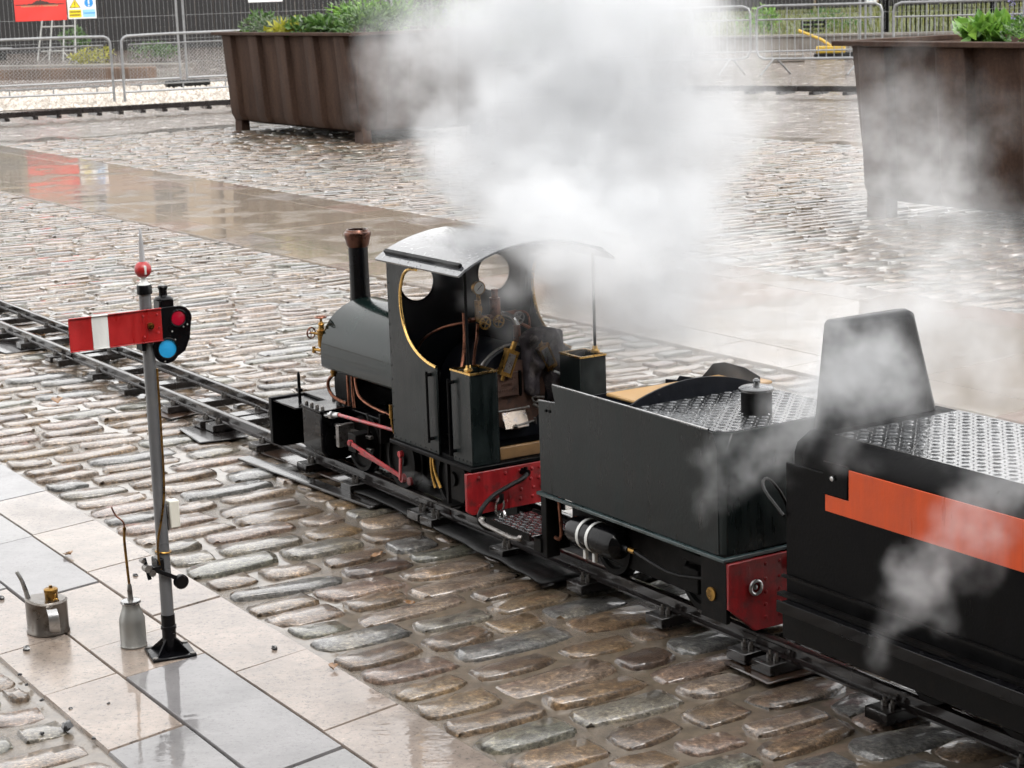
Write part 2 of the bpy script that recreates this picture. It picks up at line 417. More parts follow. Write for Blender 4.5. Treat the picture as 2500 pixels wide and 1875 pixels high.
def slab_mat(name, base, dark, speck, coat_lo=.02, coat_hi=.16, ripple=.12):
    m, nt, N, L, b = new_mat(name)
    geo = N.new('ShaderNodeNewGeometry'); oi = N.new('ShaderNodeObjectInfo'); pos = geo.outputs['Position']
    n1 = _noise(nt, 105, 3, .75, vec=pos); n2 = _noise(nt, 4.5, 5, .7, vec=pos); n3 = _noise(nt, 3.1, 2, .5, vec=pos)
    c = _ramp(nt, n2.outputs['Fac'], [(.3,dark),(.68,base)])
    tint = _ramp(nt, oi.outputs['Random'], [(0,(.85,.84,.84)),(.5,(1.05,.98,.95)),(1,(1.12,1.08,1.0))])
    c = _mix(nt, 1.0, c.outputs[0], tint.outputs[0], 'MULTIPLY')
    sp = _ramp(nt, n1.outputs['Fac'], [(.34,(1-speck,)*3),(.45,(1,1,1)),(.62,(1,1,1)),(.74,(1+speck,)*3)])
    c = _mix(nt, 1.0, c, sp.outputs[0], 'MULTIPLY')
    L.new(c, b.inputs['Base Color'])
    b.inputs['Roughness'].default_value = .5; b.inputs['Coat Weight'].default_value = 1.0; b.inputs['Coat IOR'].default_value = 1.38
    wet = _ramp(nt, n3.outputs['Fac'], [(.42,coat_lo),(.62,coat_hi)])
    L.new(wet.outputs[0], b.inputs['Coat Roughness'])
    mp = N.new('ShaderNodeMapping'); mp.inputs['Rotation'].default_value = (0,0,radians(-20)); mp.inputs['Scale'].default_value = (1,2.6,1)
    L.new(pos, mp.inputs['Vector'])
    rp = _noise(nt, 14, 3, .5, vec=mp.outputs[0])
    nn = _bump(nt, rp.outputs['Fac'], ripple, .01)
    mask = _ramp(nt, n3.outputs['Fac'], [(.48,0.0),(.62,1.0)])
    fine = _math(nt, 'MULTIPLY', n1.outputs['Fac'], mask.outputs[0])
    nn2 = _bump(nt, fine, .25, .003, nn)
    L.new(nn2, b.inputs['Normal']); L.new(nn2, b.inputs['Coat Normal'])
    return m
M['slab_pink'] = slab_mat('wet_pink_granite_slab', (.245,.205,.172), (.105,.086,.070), .65, .012, .07, .09)
M['slab_blue'] = slab_mat('wet_blue_grey_slab', (.140,.142,.148), (.075,.076,.080), .4, .012, .05, .07)
M['slab_tan'] = slab_mat('wet_tan_slab', (.165,.122,.074), (.12,.088,.052), .12, .010, .03, .035)
M['slab_rose'] = slab_mat('wet_rose_slab', (.19,.118,.082), (.14,.09,.06), .12, .010, .035, .035)

def bed():
    m, nt, N, L, b = new_mat('wet_sand_joint')
    geo = N.new('ShaderNodeNewGeometry'); pos = geo.outputs['Position']
    n1 = _noise(nt, 30, 3, .7, vec=pos); n3 = _noise(nt, 1.7, 3, .55, vec=pos); n2 = _noise(nt, 170, 3, vec=pos)
    c = _ramp(nt, n1.outputs['Fac'], [(.3,(.055,.041,.027)),(.7,(.125,.095,.064))]); L.new(c.outputs[0], b.inputs['Base Color'])
    b.inputs['Roughness'].default_value = .6; b.inputs['Coat Weight'].default_value = 1.0; b.inputs['Coat IOR'].default_value = 1.5
    cr = _ramp(nt, n3.outputs['Fac'], [(.45,.015),(.62,.16)]); L.new(cr.outputs[0], b.inputs['Coat Roughness'])
    mask = _ramp(nt, n3.outputs['Fac'], [(.47,0.0),(.62,1.0)])
    fine = _math(nt,'MULTIPLY', _math(nt,'ADD', n2.outputs['Fac'], n1.outputs['Fac']), mask.outputs[0])
    rp = _noise(nt, 26, 3, .5, vec=pos)
    nn = _bump(nt, rp.outputs['Fac'], .08, .005); nn = _bump(nt, fine, .6, .005, nn)
    L.new(nn, b.inputs['Normal']); L.new(nn, b.inputs['Coat Normal'])
    return m
M['bed'] = bed()

def far_setts():
    m, nt, N, L, b = new_mat('wet_far_setts')
    tc = N.new('ShaderNodeTexCoord')
    mp = N.new('ShaderNodeMapping'); mp.inputs['Rotation'].default_value = (0,0,radians(90)); L.new(tc.outputs['Object'], mp.inputs['Vector'])
    br = N.new('ShaderNodeTexBrick'); L.new(mp.outputs[0], br.inputs['Vector'])
    br.inputs['Scale'].default_value = 1.0; br.inputs['Brick Width'].default_value = .23; br.inputs['Row Height'].default_value = .118
    br.inputs['Mortar Size'].default_value = .012; br.inputs['Mortar Smooth'].default_value = .6
    br.inputs['Color1'].default_value = (.075,.052,.036,1); br.inputs['Color2'].default_value = (.15,.115,.09,1); br.inputs['Mortar'].default_value = (.045,.034,.024,1)
    n1 = _noise(nt, 4, 5, .6); n2 = _noise(nt, 11, 4)
    t = _ramp(nt, n1.outputs['Fac'], [(.3,(.7,.66,.62)),(.7,(1.2,1.12,1.02))])
    L.new(_mix(nt, 1, br.outputs['Color'], t.outputs[0], 'MULTIPLY'), b.inputs['Base Color'])
    b.inputs['Roughness'].default_value = .5; b.inputs['Coat Weight'].default_value = 1.0
    r = _ramp(nt, n1.outputs['Fac'], [(.4,.06),(.65,.28)]); L.new(r.outputs[0], b.inputs['Coat Roughness'])
    inv = _math(nt, 'SUBTRACT', 1.0, br.outputs['Fac'])
    h = _math(nt, 'ADD', inv, _math(nt,'MULTIPLY', n2.outputs['Fac'], 1.6))
    nn = _bump(nt, h, .45, .02); L.new(nn, b.inputs['Normal']); L.new(nn, b.inputs['Coat Normal'])
    return m
M['far_setts'] = far_setts()

def soil(name, c0, c1, scale=3, coat=.3):
    m, nt, N, L, b = new_mat(name)
    n = _noise(nt, scale, 8, .7); c = _ramp(nt, n.outputs['Fac'], [(.3,c0),(.7,c1)]); L.new(c.outputs[0], b.inputs['Base Color'])
    b.inputs['Roughness'].default_value = .7; b.inputs['Coat Weight'].default_value = coat; b.inputs['Coat Roughness'].default_value = .25
    g = _noise(nt, scale*9, 5, .7); L.new(_bump(nt, g.outputs['Fac'], .5, .03), b.inputs['Normal'])
    return m
M['soil'] = soil('dark_soil', (.02,.014,.01), (.05,.035,.024), 12)
M['yard'] = soil('muddy_yard_ground', (.10,.065,.042), (.24,.165,.105), .7)
M['grass_ground'] = soil('rough_grass_ground', (.05,.065,.022), (.11,.125,.04), 1.5, .1)
M['gravel_bed'] = soil('pale_gravel_bed', (.24,.21,.17), (.40,.36,.30), 14)

def leaf_mat(name, c0, c1, c2, trans=.3):
    m, nt, N, L, b = new_mat(name)
    geo = N.new('ShaderNodeNewGeometry')
    r = _ramp(nt, geo.outputs['Random Per Island'], [(0,c0),(.5,c1),(1,c2)]); L.new(r.outputs[0], b.inputs['Base Color'])
    b.inputs['Roughness'].default_value = .4; b.inputs['Coat Weight'].default_value = .35
    try:
        b.inputs['Subsurface Weight'].default_value = 0.0
        b.inputs['Transmission Weight'].default_value = 0.0
    except Exception: pass
    tr = N.new('ShaderNodeBsdfTranslucent'); L.new(r.outputs[0], tr.inputs['Color'])
    mx = N.new('ShaderNodeMixShader'); mx.inputs[0].default_value = trans
    out = [n for n in N if n.type == 'OUTPUT_MATERIAL'][0]
    L.new(b.outputs[0], mx.inputs[1]); L.new(tr.outputs[0], mx.inputs[2]); L.new(mx.outputs[0], out.inputs[0])
    return m
M['leaf'] = leaf_mat('green_leaf', (.030,.075,.018), (.065,.14,.03), (.12,.21,.05))
M['leaf_lime'] = leaf_mat('lime_yellow_leaf', (.20,.22,.02), (.34,.34,.04), (.46,.44,.08))
M['leaf_fresh'] = leaf_mat('fresh_green_leaf', (.07,.17,.025), (.13,.28,.04), (.22,.38,.06))
M['leaf_grey'] = leaf_mat('grey_green_leaf', (.07,.10,.06), (.12,.16,.10), (.19,.22,.15))
M['leaf_dark'] = leaf_mat('dark_leaf', (.012,.028,.010), (.025,.05,.016), (.05,.08,.025))
M['leaf_dry'] = leaf_mat('dry_grass_blade', (.07,.085,.022), (.13,.145,.035), (.20,.20,.06))
M['flower'] = leaf_mat('violet_flower', (.16,.14,.38), (.24,.20,.48), (.33,.30,.58))
M['bark'] = paint('bark', (.07,.05,.035), .7, .1, .4, 12)
M['gravel'] = leaf_mat('pale_gravel_stone', (.24,.20,.16), (.40,.36,.31), (.58,.54,.49), 0.0)
M['cloth'] = paint('dark_work_jacket', (.050,.043,.048), .85, .0, .5, 10, grime_or_highlight=(.12,.105,.10), bump=.5, spec=.2)  # lighter blotches put the highlights of the folds into the cloth colour

M['sandstone'] = paint('brown_sandstone', (.34,.27,.20), .8, .0, .25, .35, grime_or_highlight=(.22,.17,.13), bump=0)
M['window_dark'] = paint('dark_window_glass', (.03,.035,.04), .1, .3, .2, 1)
M['slate'] = paint('grey_slate_roof', (.10,.10,.11), .5, .2, .2, 1)
M['dark_stone'] = paint('sooty_stone', (.10,.085,.07), .8, .0, .25, .35, grime_or_highlight=(.06,.05,.045), bump=0)

# ------------------------------------------------------------------ ground
def sheet(name, pts, z, material, kind='structure', label=None):
    mb = MB(); mb.add([(p[0],p[1],z) for p in pts], [tuple(range(len(pts)))])
    o = obj(name, mb.mesh(name, smooth=0), material); o['kind'] = kind
    if label: o['label'] = label
    return o
sheet('ground', [(-400,-60),(400,-60),(400,700),(-400,700)], -.16, M['yard'], label='muddy open ground stretching away behind the square')

def frame_sheet(name, u0, u1, v0, v1, z, material, label):
    mb = MB(); mb.add([(u0,v0,0),(u1,v0,0),(u1,v1,0),(u0,v1,0)], [(0,1,2,3)])
    o = obj(name, mb.mesh(name, smooth=0), material, loc=(OX,OY,z), rot=(0,0,TA)); tag(o, label, kind='structure'); return o
frame_sheet('square', -60, 8, -14, 32, -.055, M['far_setts'], 'wet stone sett surface of the wide square, far part')

SLAB_L, ROW1, ROW2, SLAB_R, BAND_N, BAND_F = -1.52, -1.33, -1.11, -.90, 2.10, 3.70
# gently uneven joint bed that the setts stand in
def bed_mesh():
    u0, u1, v0, v1 = -17.5, 4.5, -4.0, 9.5
    nu, nv = 110, 70
    vs = []; fs = []
    for i in range(nu+1):
        for j in range(nv+1):
            u = u0+(u1-u0)*i/nu; v = v0+(v1-v0)*j/nv
            z = -.0078 + .0055*mnoise.noise(Vector((u*1.1, v*1.1, 3)))
            vs.append((u,v,z))
    for i in range(nu):
        for j in range(nv):
            a = i*(nv+1)+j; fs.append((a,a+nv+1,a+nv+2,a+1))
    me = bpy.data.meshes.new('sett_paving'); me.from_pydata(vs, [], fs)
    me.polygons.foreach_set('use_smooth', [True]*len(me.polygons)); return me
paving = obj('sett_paving', bed_mesh(), M['bed'], loc=(OX,OY,0), rot=(0,0,TA))
tag(paving, 'wet rounded stone setts with sandy joints around the miniature track', kind='structure')

def sett_geo(seed, nx=5, ny=4):
    """unit sett: 1 x 1 footprint, worn domed top, ragged outline; about 50 triangles"""
    ph = seed*7.31; r = random.Random(seed)
    A = [-1,-.86,-.35,.35,.86,1] if nx == 6 else [-1,-.85,.85,1]
    Bq = [-1,-.72,0,.72,1] if ny == 5 else [-1,-.7,.7,1]
    tl, tw_ = r.uniform(-.12,.12), r.uniform(-.10,.10)
    vs = []; fs = []
    for a in A:
        for b in Bq:
            k = (abs(a)**5)*(abs(b)**3); x = a*(1-.13*k); y = b*(1-.34*k)
            x += tl*b*.5+.07*mnoise.noise(Vector((a*1.7+ph,b*1.9,1))); y += tw_*a+.17*mnoise.noise(Vector((a*2.3+ph,b*1.9,9)))
            edge = abs(a) > .95 or abs(b) > .95
            z = .0015 - .0015*(abs(b)**2) + .0045*mnoise.noise(Vector((a*1.5+ph,b*1.5,4)))
            if edge: z -= .0048
            vs.append((x*.5, y*.5, z))
    nx, ny = len(A), len(Bq)
    for i in range(nx-1):
        for j in range(ny-1):
            q = i*ny+j; fs.append((q,q+ny,q+ny+1,q+1))
    rim = [i*ny for i in range(nx)] + [(nx-1)*ny+j for j in range(1,ny)] + [i*ny+ny-1 for i in range(nx-2,-1,-1)] + [j for j in range(ny-2,0,-1)]
    b0 = len(vs)
    for r in rim:
        x, y, z = vs[r]; vs.append((x*1.04, y*1.06, -.04))
    n = len(rim)
    for k in range(n): fs.append((rim[k], b0+k, b0+(k+1)%n, rim[(k+1)%n]))
    return vs, fs
GEO = [sett_geo(s, 6, 5) for s in range(18)]
GEO_LO = [sett_geo(s+40, 4, 4) for s in range(10)]

def in_view(u, v, mx=.28, my=.12):
    p = project(tw(u, v, 0))
    if p is None: return None
    if -2500*mx < p[0] < 2500*(1+mx) and -50 < p[1] < 1875*(1+my): return p
    return None
stones = []                      # (u, v, length along v, width along u, rot, seed, dist, px)
rg = random.Random(3)
def fill(u0, u1, v0, v1):
    u = u0
    while u < u1:
        w = rg.uniform(.108,.142)
        v = v0 + rg.uniform(0,.004); skew = rg.uniform(-.02,.02)
        while v < v1-.05:
            l = rg.choice((rg.uniform(.15,.21), rg.uniform(.20,.28), rg.uniform(.24,.34)))
            if v+l > v1-.06: l = v1-v
            cu = u+w/2+.012*mnoise.noise(Vector((u*3,v*2.2,0)))*2 + skew*(v-v0)*.3
            p = in_view(cu, v+l/2)
            if p: stones.append((cu, v+l/2, l-rg.uniform(.012,.034), w-rg.uniform(.008,.026), rg.gauss(0,.045), rg.randrange(1000), p[2], p))
            v += l
        u += w
fill(-2.6, 2.3, -3.4, SLAB_L-.01)
fill(-17.2, 4.2, SLAB_R+.005, BAND_N-.005)
fill(-16.8, -.6, BAND_F+.01, 9.2)
# how large each stone shows, and whether the train hides it (rough footprint of the train)
def score(s):
    u, v, l, w, r, sd, d, p = s
    if not (0 <= p[0] <= 2500 and 0 <= p[1] <= 1875): return -1
    if -1.45 < u < 4 and -.22 < v < 1.5 and not (u < .1 and v > .75): return -1
    return 1/d**2
order = sorted(range(len(stones)), key=lambda i: -score(stones[i]))
chosen = set(order[:300])
SETT_MESH = []
for vs, fs in GEO:
    me = bpy.data.meshes.new('sett'); me.from_pydata(vs, [], fs)
    me.polygons.foreach_set('use_smooth', [True]*len(me.polygons)); me.materials.append(M['sett']); fix_normals(me); me.set_sharp_from_angle(angle=radians(60)); SETT_MESH.append(me)
JV = []; JF = []
for i, (u, v, l, w, r, sd, d, p) in enumerate(stones):
    zz = rg.uniform(-.003,.003); t1 = rg.gauss(0,.028); t2 = rg.gauss(0,.018)
    if i in chosen:
        o = bpy.data.objects.new('sett', SETT_MESH[sd % len(SETT_MESH)]); COL.objects.link(o); o.parent = paving
        o.location = (u, v, zz); o.rotation_euler = (t1, t2, pi/2+r+(pi if sd % 2 else 0)); o.scale = (l, w, 1)
    else:
        vs, fs = GEO[sd % len(GEO)] if d < 8.5 else GEO_LO[sd % len(GEO_LO)]
        c, s_ = cos(pi/2+r), sin(pi/2+r); b = len(JV)
        for x, y, z in vs:
            x *= l; y *= w
            JV.append((u+x*c-y*s_, v+x*s_+y*c, z+zz+x*t2+y*t1))
        JF += [tuple(k+b for k in f) for f in fs]
me = bpy.data.meshes.new('farther_setts'); me.from_pydata(JV, [], JF)
me.polygons.foreach_set('use_smooth', [True]*len(me.polygons))
me.set_sharp_from_angle(angle=radians(60))
fs_ = obj('farther_setts', me, M['sett_island'], paving); fs_['kind'] = 'stuff'
print('setts', len(stones), 'verts', len(JV))

# ------------------------------------------------------------------ slab bands
def slab_piece(u0, u1, v0, v1, skew, z, gap=.0017, inset=.0025):
    """one paving slab with softly rounded edges; its end joints are skewed"""
    h = gap
    def U(u, v): return u + skew*(v-(v0+v1)/2)
    top = [(U(u0,v0)+h, v0+h),(U(u1,v0)-h, v0+h),(U(u1,v1)-h, v1-h),(U(u0,v1)+h, v1-h)]
    top = [(p[0]+rg.uniform(-.0018,.0018), p[1]+rg.uniform(-.0018,.0018)) for p in top]
    cx = sum(p[0] for p in top)/4; cy_ = sum(p[1] for p in top)/4
    def sh(p, d): return (p[0]+(d if p[0] < cx else -d), p[1]+(d if p[1] < cy_ else -d))
    mb = MB()
    vs = [(*sh(p,inset), z) for p in top] + [(*p, z-.005) for p in top] + [(*p, z-.05) for p in top]
    fs = [(0,1,2,3)] + [(k, 4+k, 4+(k+1)%4, (k+1)%4) for k in range(4)] + [(4+k, 8+k, 8+(k+1)%4, 4+(k+1)%4) for k in range(4)]
    mb.add(vs, fs); return mb
foot = Thing('slab_band', 'band of wet pink and blue grey paving slabs under the signal', None, (OX,OY,0), TA, kind='structure')
SK = -.21
def row(v0, v1, joints, mats, par, zb=.004):
    for k in range(len(joints)-1):
        z = zb + rg.uniform(-.0015,.0015)
        par.part('slab', slab_piece(joints[k], joints[k+1], v0, v1, SK, z), M[mats[k % len(mats)]], smooth=50)
row(ROW2, SLAB_R, [-6.2,-5.7,-5.2,-4.75,-4.3,-3.8,-3.35,-2.9,-2.4,-1.95,-1.5,-1.06,-.60,-.13,.38,.83,1.3,1.8,2.3,2.8],
    ['slab_pink','slab_pink','slab_blue','slab_pink','slab_pink','slab_pink','slab_blue','slab_pink','slab_pink','slab_blue','slab_pink','slab_pink','slab_pink','slab_pink','slab_pink','slab_pink','slab_pink','slab_pink'], foot)
row(ROW1, ROW2, [-6,-5.3,-4.7,-4.1,-3.4,-2.8,-2.2,-1.6,-1.0,-.45,.02,.26,.98,1.55,2.1,2.7],
    ['slab_pink','slab_blue','slab_pink','slab_pink','slab_blue','slab_pink','slab_pink','slab_blue','slab_blue','slab_pink','slab_pink','slab_blue','slab_blue','slab_pink'], foot)
row(SLAB_L, ROW1, [-6,-5.5,-5,-4.5,-4,-3.5,-3,-2.5,-2.0,-1.5,-1.05,-.55,-.08,.26,.66,1.1,1.6,2.1,2.6],
    ['slab_pink','slab_pink','slab_blue','slab_pink'], foot)

cross = Thing('crossing_band', 'broad band of smooth wet tan slabs crossing the square', None, (OX,OY,0), TA, kind='structure')
js = [-30,-28.6,-27,-25.4]; 
while js[-1] < 3.5: js.append(js[-1]+rg.uniform(1.25,1.75))
SK = -.1
row(2.38, 3.42, js, ['slab_tan','slab_tan','slab_rose','slab_tan','slab_tan'], cross)
jb = [-30.0]
while jb[-1] < 3.5: jb.append(jb[-1]+rg.uniform(.42,.62))
row(BAND_N, 2.38, jb, ['slab_tan','slab_rose','slab_tan','slab_pink','slab_tan'], cross)
row(3.42, BAND_F, jb, ['slab_tan','slab_rose','slab_tan','slab_pink'], cross)

# ------------------------------------------------------------------ miniature railway track
RT = .072                       # rail top
track = Thing('railway_track', 'narrow black miniature railway track on sleepers crossing the setts', 'track', (OX,OY,0), TA)
def rail_prof(y): return [(y-.018,.036),(y+.018,.036),(y+.018,.041),(y+.006,.045),(y+.006,.060),(y+.011,.063),(y+.011,RT-.002),(y+.008,RT),(y-.008,RT),(y-.011,RT-.002),(y-.011,.063),(y-.006,.060),(y-.006,.045),(y-.018,.041)]
for y in (-.102,.102):
    track.part('rail', MB().prism(rail_prof(y), 'yz', -26, 4.6), M['rail'])
sl_me = MB().box(-.034,.034,-.165,.165,.010,.036).mesh('sleeper')
bolt_mb = MB()
for y in (-.102,.102):
    for sx in (-1,1):
        for sy in (-1,1):
            bolt_mb.cyl((sx*.012,y+sy*.026,.036),(sx*.012,y+sy*.026,.046),.008,n=6); bolt_mb.cyl((sx*.012,y+sy*.026,.046),(sx*.012,y+sy*.026,.054),.004,n=6)
bolt_me = bolt_mb.mesh('bolts')
us = [-4.40,-4.07,-3.67,-3.555,-3.16,-2.78,-2.35,-2.035,-1.945,-1.56,-1.20,-.87,-.46,-.375,0.02,.40,.74,1.055,1.145,1.515,1.9,2.28,2.66,3.0,3.09,3.5,3.9,4.3]
u = -4.78
while u > -18:
    us.append(u); u -= .38
for u in us:
    s = obj('sleeper', sl_me, M['sleeper'], track.e, .002); s.location = (u, rg.uniform(-.006,.006), rg.uniform(-.002,.002)); s.rotation_euler = (0,0,rg.gauss(0,.01))
    if u > -9: b = obj('bolts', bolt_me, M['dull_steel'], s); b['kind'] = 'stuff'
for u in (-3.61,-1.99,-.417,1.1):
    for y in (-.102,.102):
        for sy in (-1,1): track.part('fishplate', MB().box(u-.09,u+.09,y+sy*.0075-.0015,y+sy*.0075+.0015,.046,.060), M['rail'])

# packing boards and mat beside and under the track
def board(name, label, cat, u0, u1, v0, v1, z0, z1, rz, material, group=None, bevel=.003):
    w = tw((u0+u1)/2, (v0+v1)/2, 0); a, b = (u1-u0)/2, (v1-v0)/2
    mb = MB().box(-a,a,-b,b,z0,z1)
    o = obj(name, mb.mesh(name), material, bevel=bevel, loc=w, rot=(0,0,TA+rz)); tag(o, label, cat, group); return o
board('packing_board', 'long dark wooden packing board under the sleepers beside the front of the locomotive', 'board', -1.50,-.66,-.225,-.175,.004,.014,.07,M['sleeper'])
board('packing_board', 'wet brown packing board between the rails below the cylinder', 'board', -1.55,-.95,-.13,.05,.001,.009,.05,M['plank'])
board('packing_board', 'thin black packing sheet under the paired sleepers ahead of the locomotive', 'board', -2.07,-1.80,-.24,-.06,.004,.009,-.12,M['sleeper'])
board('packing_board', 'brown wooden wedge under the track behind the signal post', 'board', -2.44,-2.27,-.20,-.02,.003,.008,.2,M['plank'])
board('packing_board', 'brown packing board under the paired sleepers by the red buffer beam', 'board', 1.04,1.21,-.19,.1,.002,.009,-.05,M['plank'])
board('packing_board', 'pale wet board under the track at the far left edge', 'board', -4.35,-4.02,-.26,.0,.003,.009,.1,M['sleeper'])
# rubber mat: wavy sheet with a ragged near edge
mb = MB(); nu, nv = 40, 6
for i in range(nu+1):
    for j in range(nv+1):
        u = -.83+1.15*i/nu; e = -.185-.03*sin(u*2.5)-.03*max(0,u)+.010*mnoise.noise(Vector((u*9,0,0)))
        v = e + (.12-e)*j/nv
        z = .012+.008*mnoise.noise(Vector((u*3.2,v*4,5)))+(.006*max(0,sin(u*7)) if j == 0 else 0)
        mb.v.append((u,v,z))
for i in range(nu):
    for j in range(nv):
        a = i*(nv+1)+j; mb.f.append((a,a+nv+1,a+nv+2,a+1))
mat_o = obj('rubber_mat', mb.mesh('rubber_mat'), M['rubber'], loc=(OX,OY,0), rot=(0,0,TA))
sm = mat_o.modifiers.new('thick','SOLIDIFY'); sm.thickness = .006; sm.offset = 1
tag(mat_o, 'ragged black rubber mat on the setts beneath the locomotive cab', 'mat')

# far loop of the same railway, curving round the end of the square
loop = Thing('railway_track', 'distant curved loop of miniature track along the back of the square', 'track', (0,26,0), 0, (0,26,0))
ctrl = [(-16,17.2),(-11.5,21.9),(-8.8,24.1),(-6.55,25.65),(-5.2,26.45),(-3.75,27.1),(-1.8,27.65),(0,27.6),(1.4,27.2),(2.65,26.55),(4.5,25.2),(6.4,23.5),(8.4,21.2)]
def curve_pts(ctrl, n=10):
    out = []
    P = [Vector((p[0],p[1],0)) for p in ctrl]
    for i in range(1,len(P)-2):
        for k in range(n):
            t = k/n; a,b,c,d = P[i-1],P[i],P[i+1],P[i+2]
            out.append(.5*((2*b)+(c-a)*t+(2*a-5*b+4*c-d)*t*t+(3*b-a-3*c+d)*t**3))
    return out
cp = curve_pts(ctrl)
for sgn in (-.1,.1):
    mb = MB(); L_ = len(cp)
    for k, p in enumerate(cp):
        t = (cp[min(k+1,L_-1)]-cp[max(k-1,0)]).normalized(); nrm = Vector((-t.y,t.x,0))
        for dw, z in ((-.012,.04),(.012,.04),(.012,.10),(-.012,.10)):
            q = p+nrm*(sgn+dw); mb.v.append((q.x,q.y,z))
    for k in range(L_-1):
        for i in range(4): a = k*4; mb.f.append((a+i,a+(i+1)%4,a+4+(i+1)%4,a+4+i))
    loop.part('rail', mb, M['rail'])
slf = MB().box(-.035,.035,-.2,.2,0,.04).mesh('sleeper')
k = 0
while k < len(cp)-1:
    t = (cp[k+1]-cp[k]); s = obj('sleeper', slf, M['sleeper'], loop.e); s.location = cp[k]-Vector((0,26,0)); s.rotation_euler = (0,0,math.atan2(t.y,t.x)); k += 2

# ------------------------------------------------------------------ steam locomotive (x 0 = rear face of the cab bunkers)
lo = train_thing('steam_locomotive', 'dark green miniature saddle tank steam locomotive with an open-backed cab', 'locomotive', -.64)
LP = lo.part; LOFF = lo.off
# frames, footplate, front deck
LP('footplate', MB().box(-.447,.012,-.232,.232,.255,.267), M['black'], .002)
fr = MB()
for s in (-1,1): fr.box(-1.27,-.01,s*.075-.004,s*.075+.004,.095,.25)
fr.box(-1.0,-.95,-.075,.075,.11,.24).box(-.45,-.40,-.075,.075,.11,.24).box(-.12,-.06,-.071,.071,.12,.25)
LP('frame', fr, M['frame'])
LP('front_deck', MB().box(-1.27,-.447,-.105,.105,.245,.255).box(-1.275,-1.10,-.215,.215,.238,.2445), M['black_gloss'], .002)
LP('front_buffer_beam', MB().prism([(-.22,.10),(-.19,.085),(.19,.085),(.22,.10),(.22,.25),(-.22,.25)],'yz',-1.292,-1.272), M['black'], .002)
LP('lamp_iron', MB().cyl((-1.171,-.165,.245),(-1.171,-.165,.335),.0055,n=8).cyl((-1.171,-.165,.335),(-1.171,-.165,.345),.0055,.002,n=8).box(-1.181,-1.161,-.172,-.158,.280,.290), M['black'])
# wheels
for ax in (-.86,-.60,-.30):
    for s in (-1,1):
        w = MB().lathe([(.020,-.012),(.074,-.012),(.082,-.013),(.094,-.013),(.094,-.009),(.086,-.006),(.085,.014),(.073,.014),(.070,.006),(.022,.006),(.020,.014),(.0,.014)], (ax,s*.102,RT+.085), (0,-s if False else -1 if s < 0 else 1,0), 28)
        wo_ = LP('wheel', w, M['frame'])
    LP('axle', MB().cyl((ax,-.1,RT+.085),(ax,.1,RT+.085),.012,n=10), M['dull_steel'])
# cylinders
for s in (-1,1):
    y0, y1 = sorted((s*.205, s*.085))
    prof = [(-.205,.13),(-.19,.108),(-.16,.096),(-.125,.096),(-.085,.11),(-.085,.252),(-.205,.252)]
    if s > 0: prof = [(-a,b) for a,b in prof]
    c = LP('cylinder', MB().prism(prof,'yz',-1.075,-.945), M['black_gloss'], .004)
    LP('cylinder_cover', MB().lathe([(.0,0),(.052,0),(.052,.006),(.02,.008),(.016,.026),(.0,.026)], (-.945,s*.145,.155), (1,0,0), 24), M['black'], parent=c)
    LP('steam_chest_lid', MB().box(-1.08,-.94,min(s*.208,s*.082),max(s*.208,s*.082),.2525,.260), M['black_gloss'], .001, parent=c)
    bm_ = MB()
    for i in range(4):
        for t in (.097,.193): bm_.lathe([(.0065,0),(.0065,.007),(.004,.011),(0,.012)], (-1.065+i*.0375,s*t,.260), (0,0,1), 6)
    LP('lid_bolts', bm_, M['dull_steel'], parent=c)
    LP('crosshead_bracket', MB().box(-.845,-.825,min(s*.205,s*.15),max(s*.205,s*.15),.165,.235), M['dull_steel'], .001)
    LP('slide_bars', MB().box(-.94,-.70,min(s*.165,s*.15),max(s*.165,s*.15),.206,.216).box(-.94,-.70,min(s*.165,s*.15),max(s*.165,s*.15),.168,.177), M['dull_steel'], .001)
    LP('crosshead', MB().box(-.775,-.725,min(s*.20,s*.14),max(s*.20,s*.14),.165,.222), M['frame'], .002)
    LP('valve_rod', MB().tube([(-.845,s*.19,.262),(-.79,s*.195,.266),(-.45,s*.20,.283)], .0055, 8), M['rod_red'])
    LP('valve_spindle', MB().cyl((-.94,s*.19,.245),(-.845,s*.19,.262),.008,n=8).cyl((-.90,s*.19,.252),(-.885,s*.19,.255),.013,n=6), M['steel'])
    LP('connecting_rod', MB().bar((-.75,s*.205,.194),(-.425,s*.205,.150),.007,.012).cyl((-.425,s*.199,.150),(-.425,s*.212,.150),.013,n=14).cyl((-.75,s*.199,.194),(-.75,s*.211,.194),.010,n=12), M['rod_red'], .001)
    LP('coupling_rod', MB().bar((-.76,s*.185,.168),(-.42,s*.185,.138),.006,.009).cyl((-.42,s*.180,.138),(-.42,s*.190,.138),.012,n=12), M['rod_red'], .001)
    LP('return_crank', MB().bar((-.415,s*.22,.148),(-.402,s*.222,.218),.006,.013).cyl((-.402,s*.215,.228),(-.402,s*.228,.228),.010,n=10), M['rod_red'], .001)
    LP('motion_bracket', MB().box(-.665,-.655,min(s*.15,s*.08),max(s*.15,s*.08),.20,.29).tube([(-.66,s*.19,.30),(-.64,s*.195,.27),(-.655,s*.19,.235)],.004,6), M['frame'], .001)
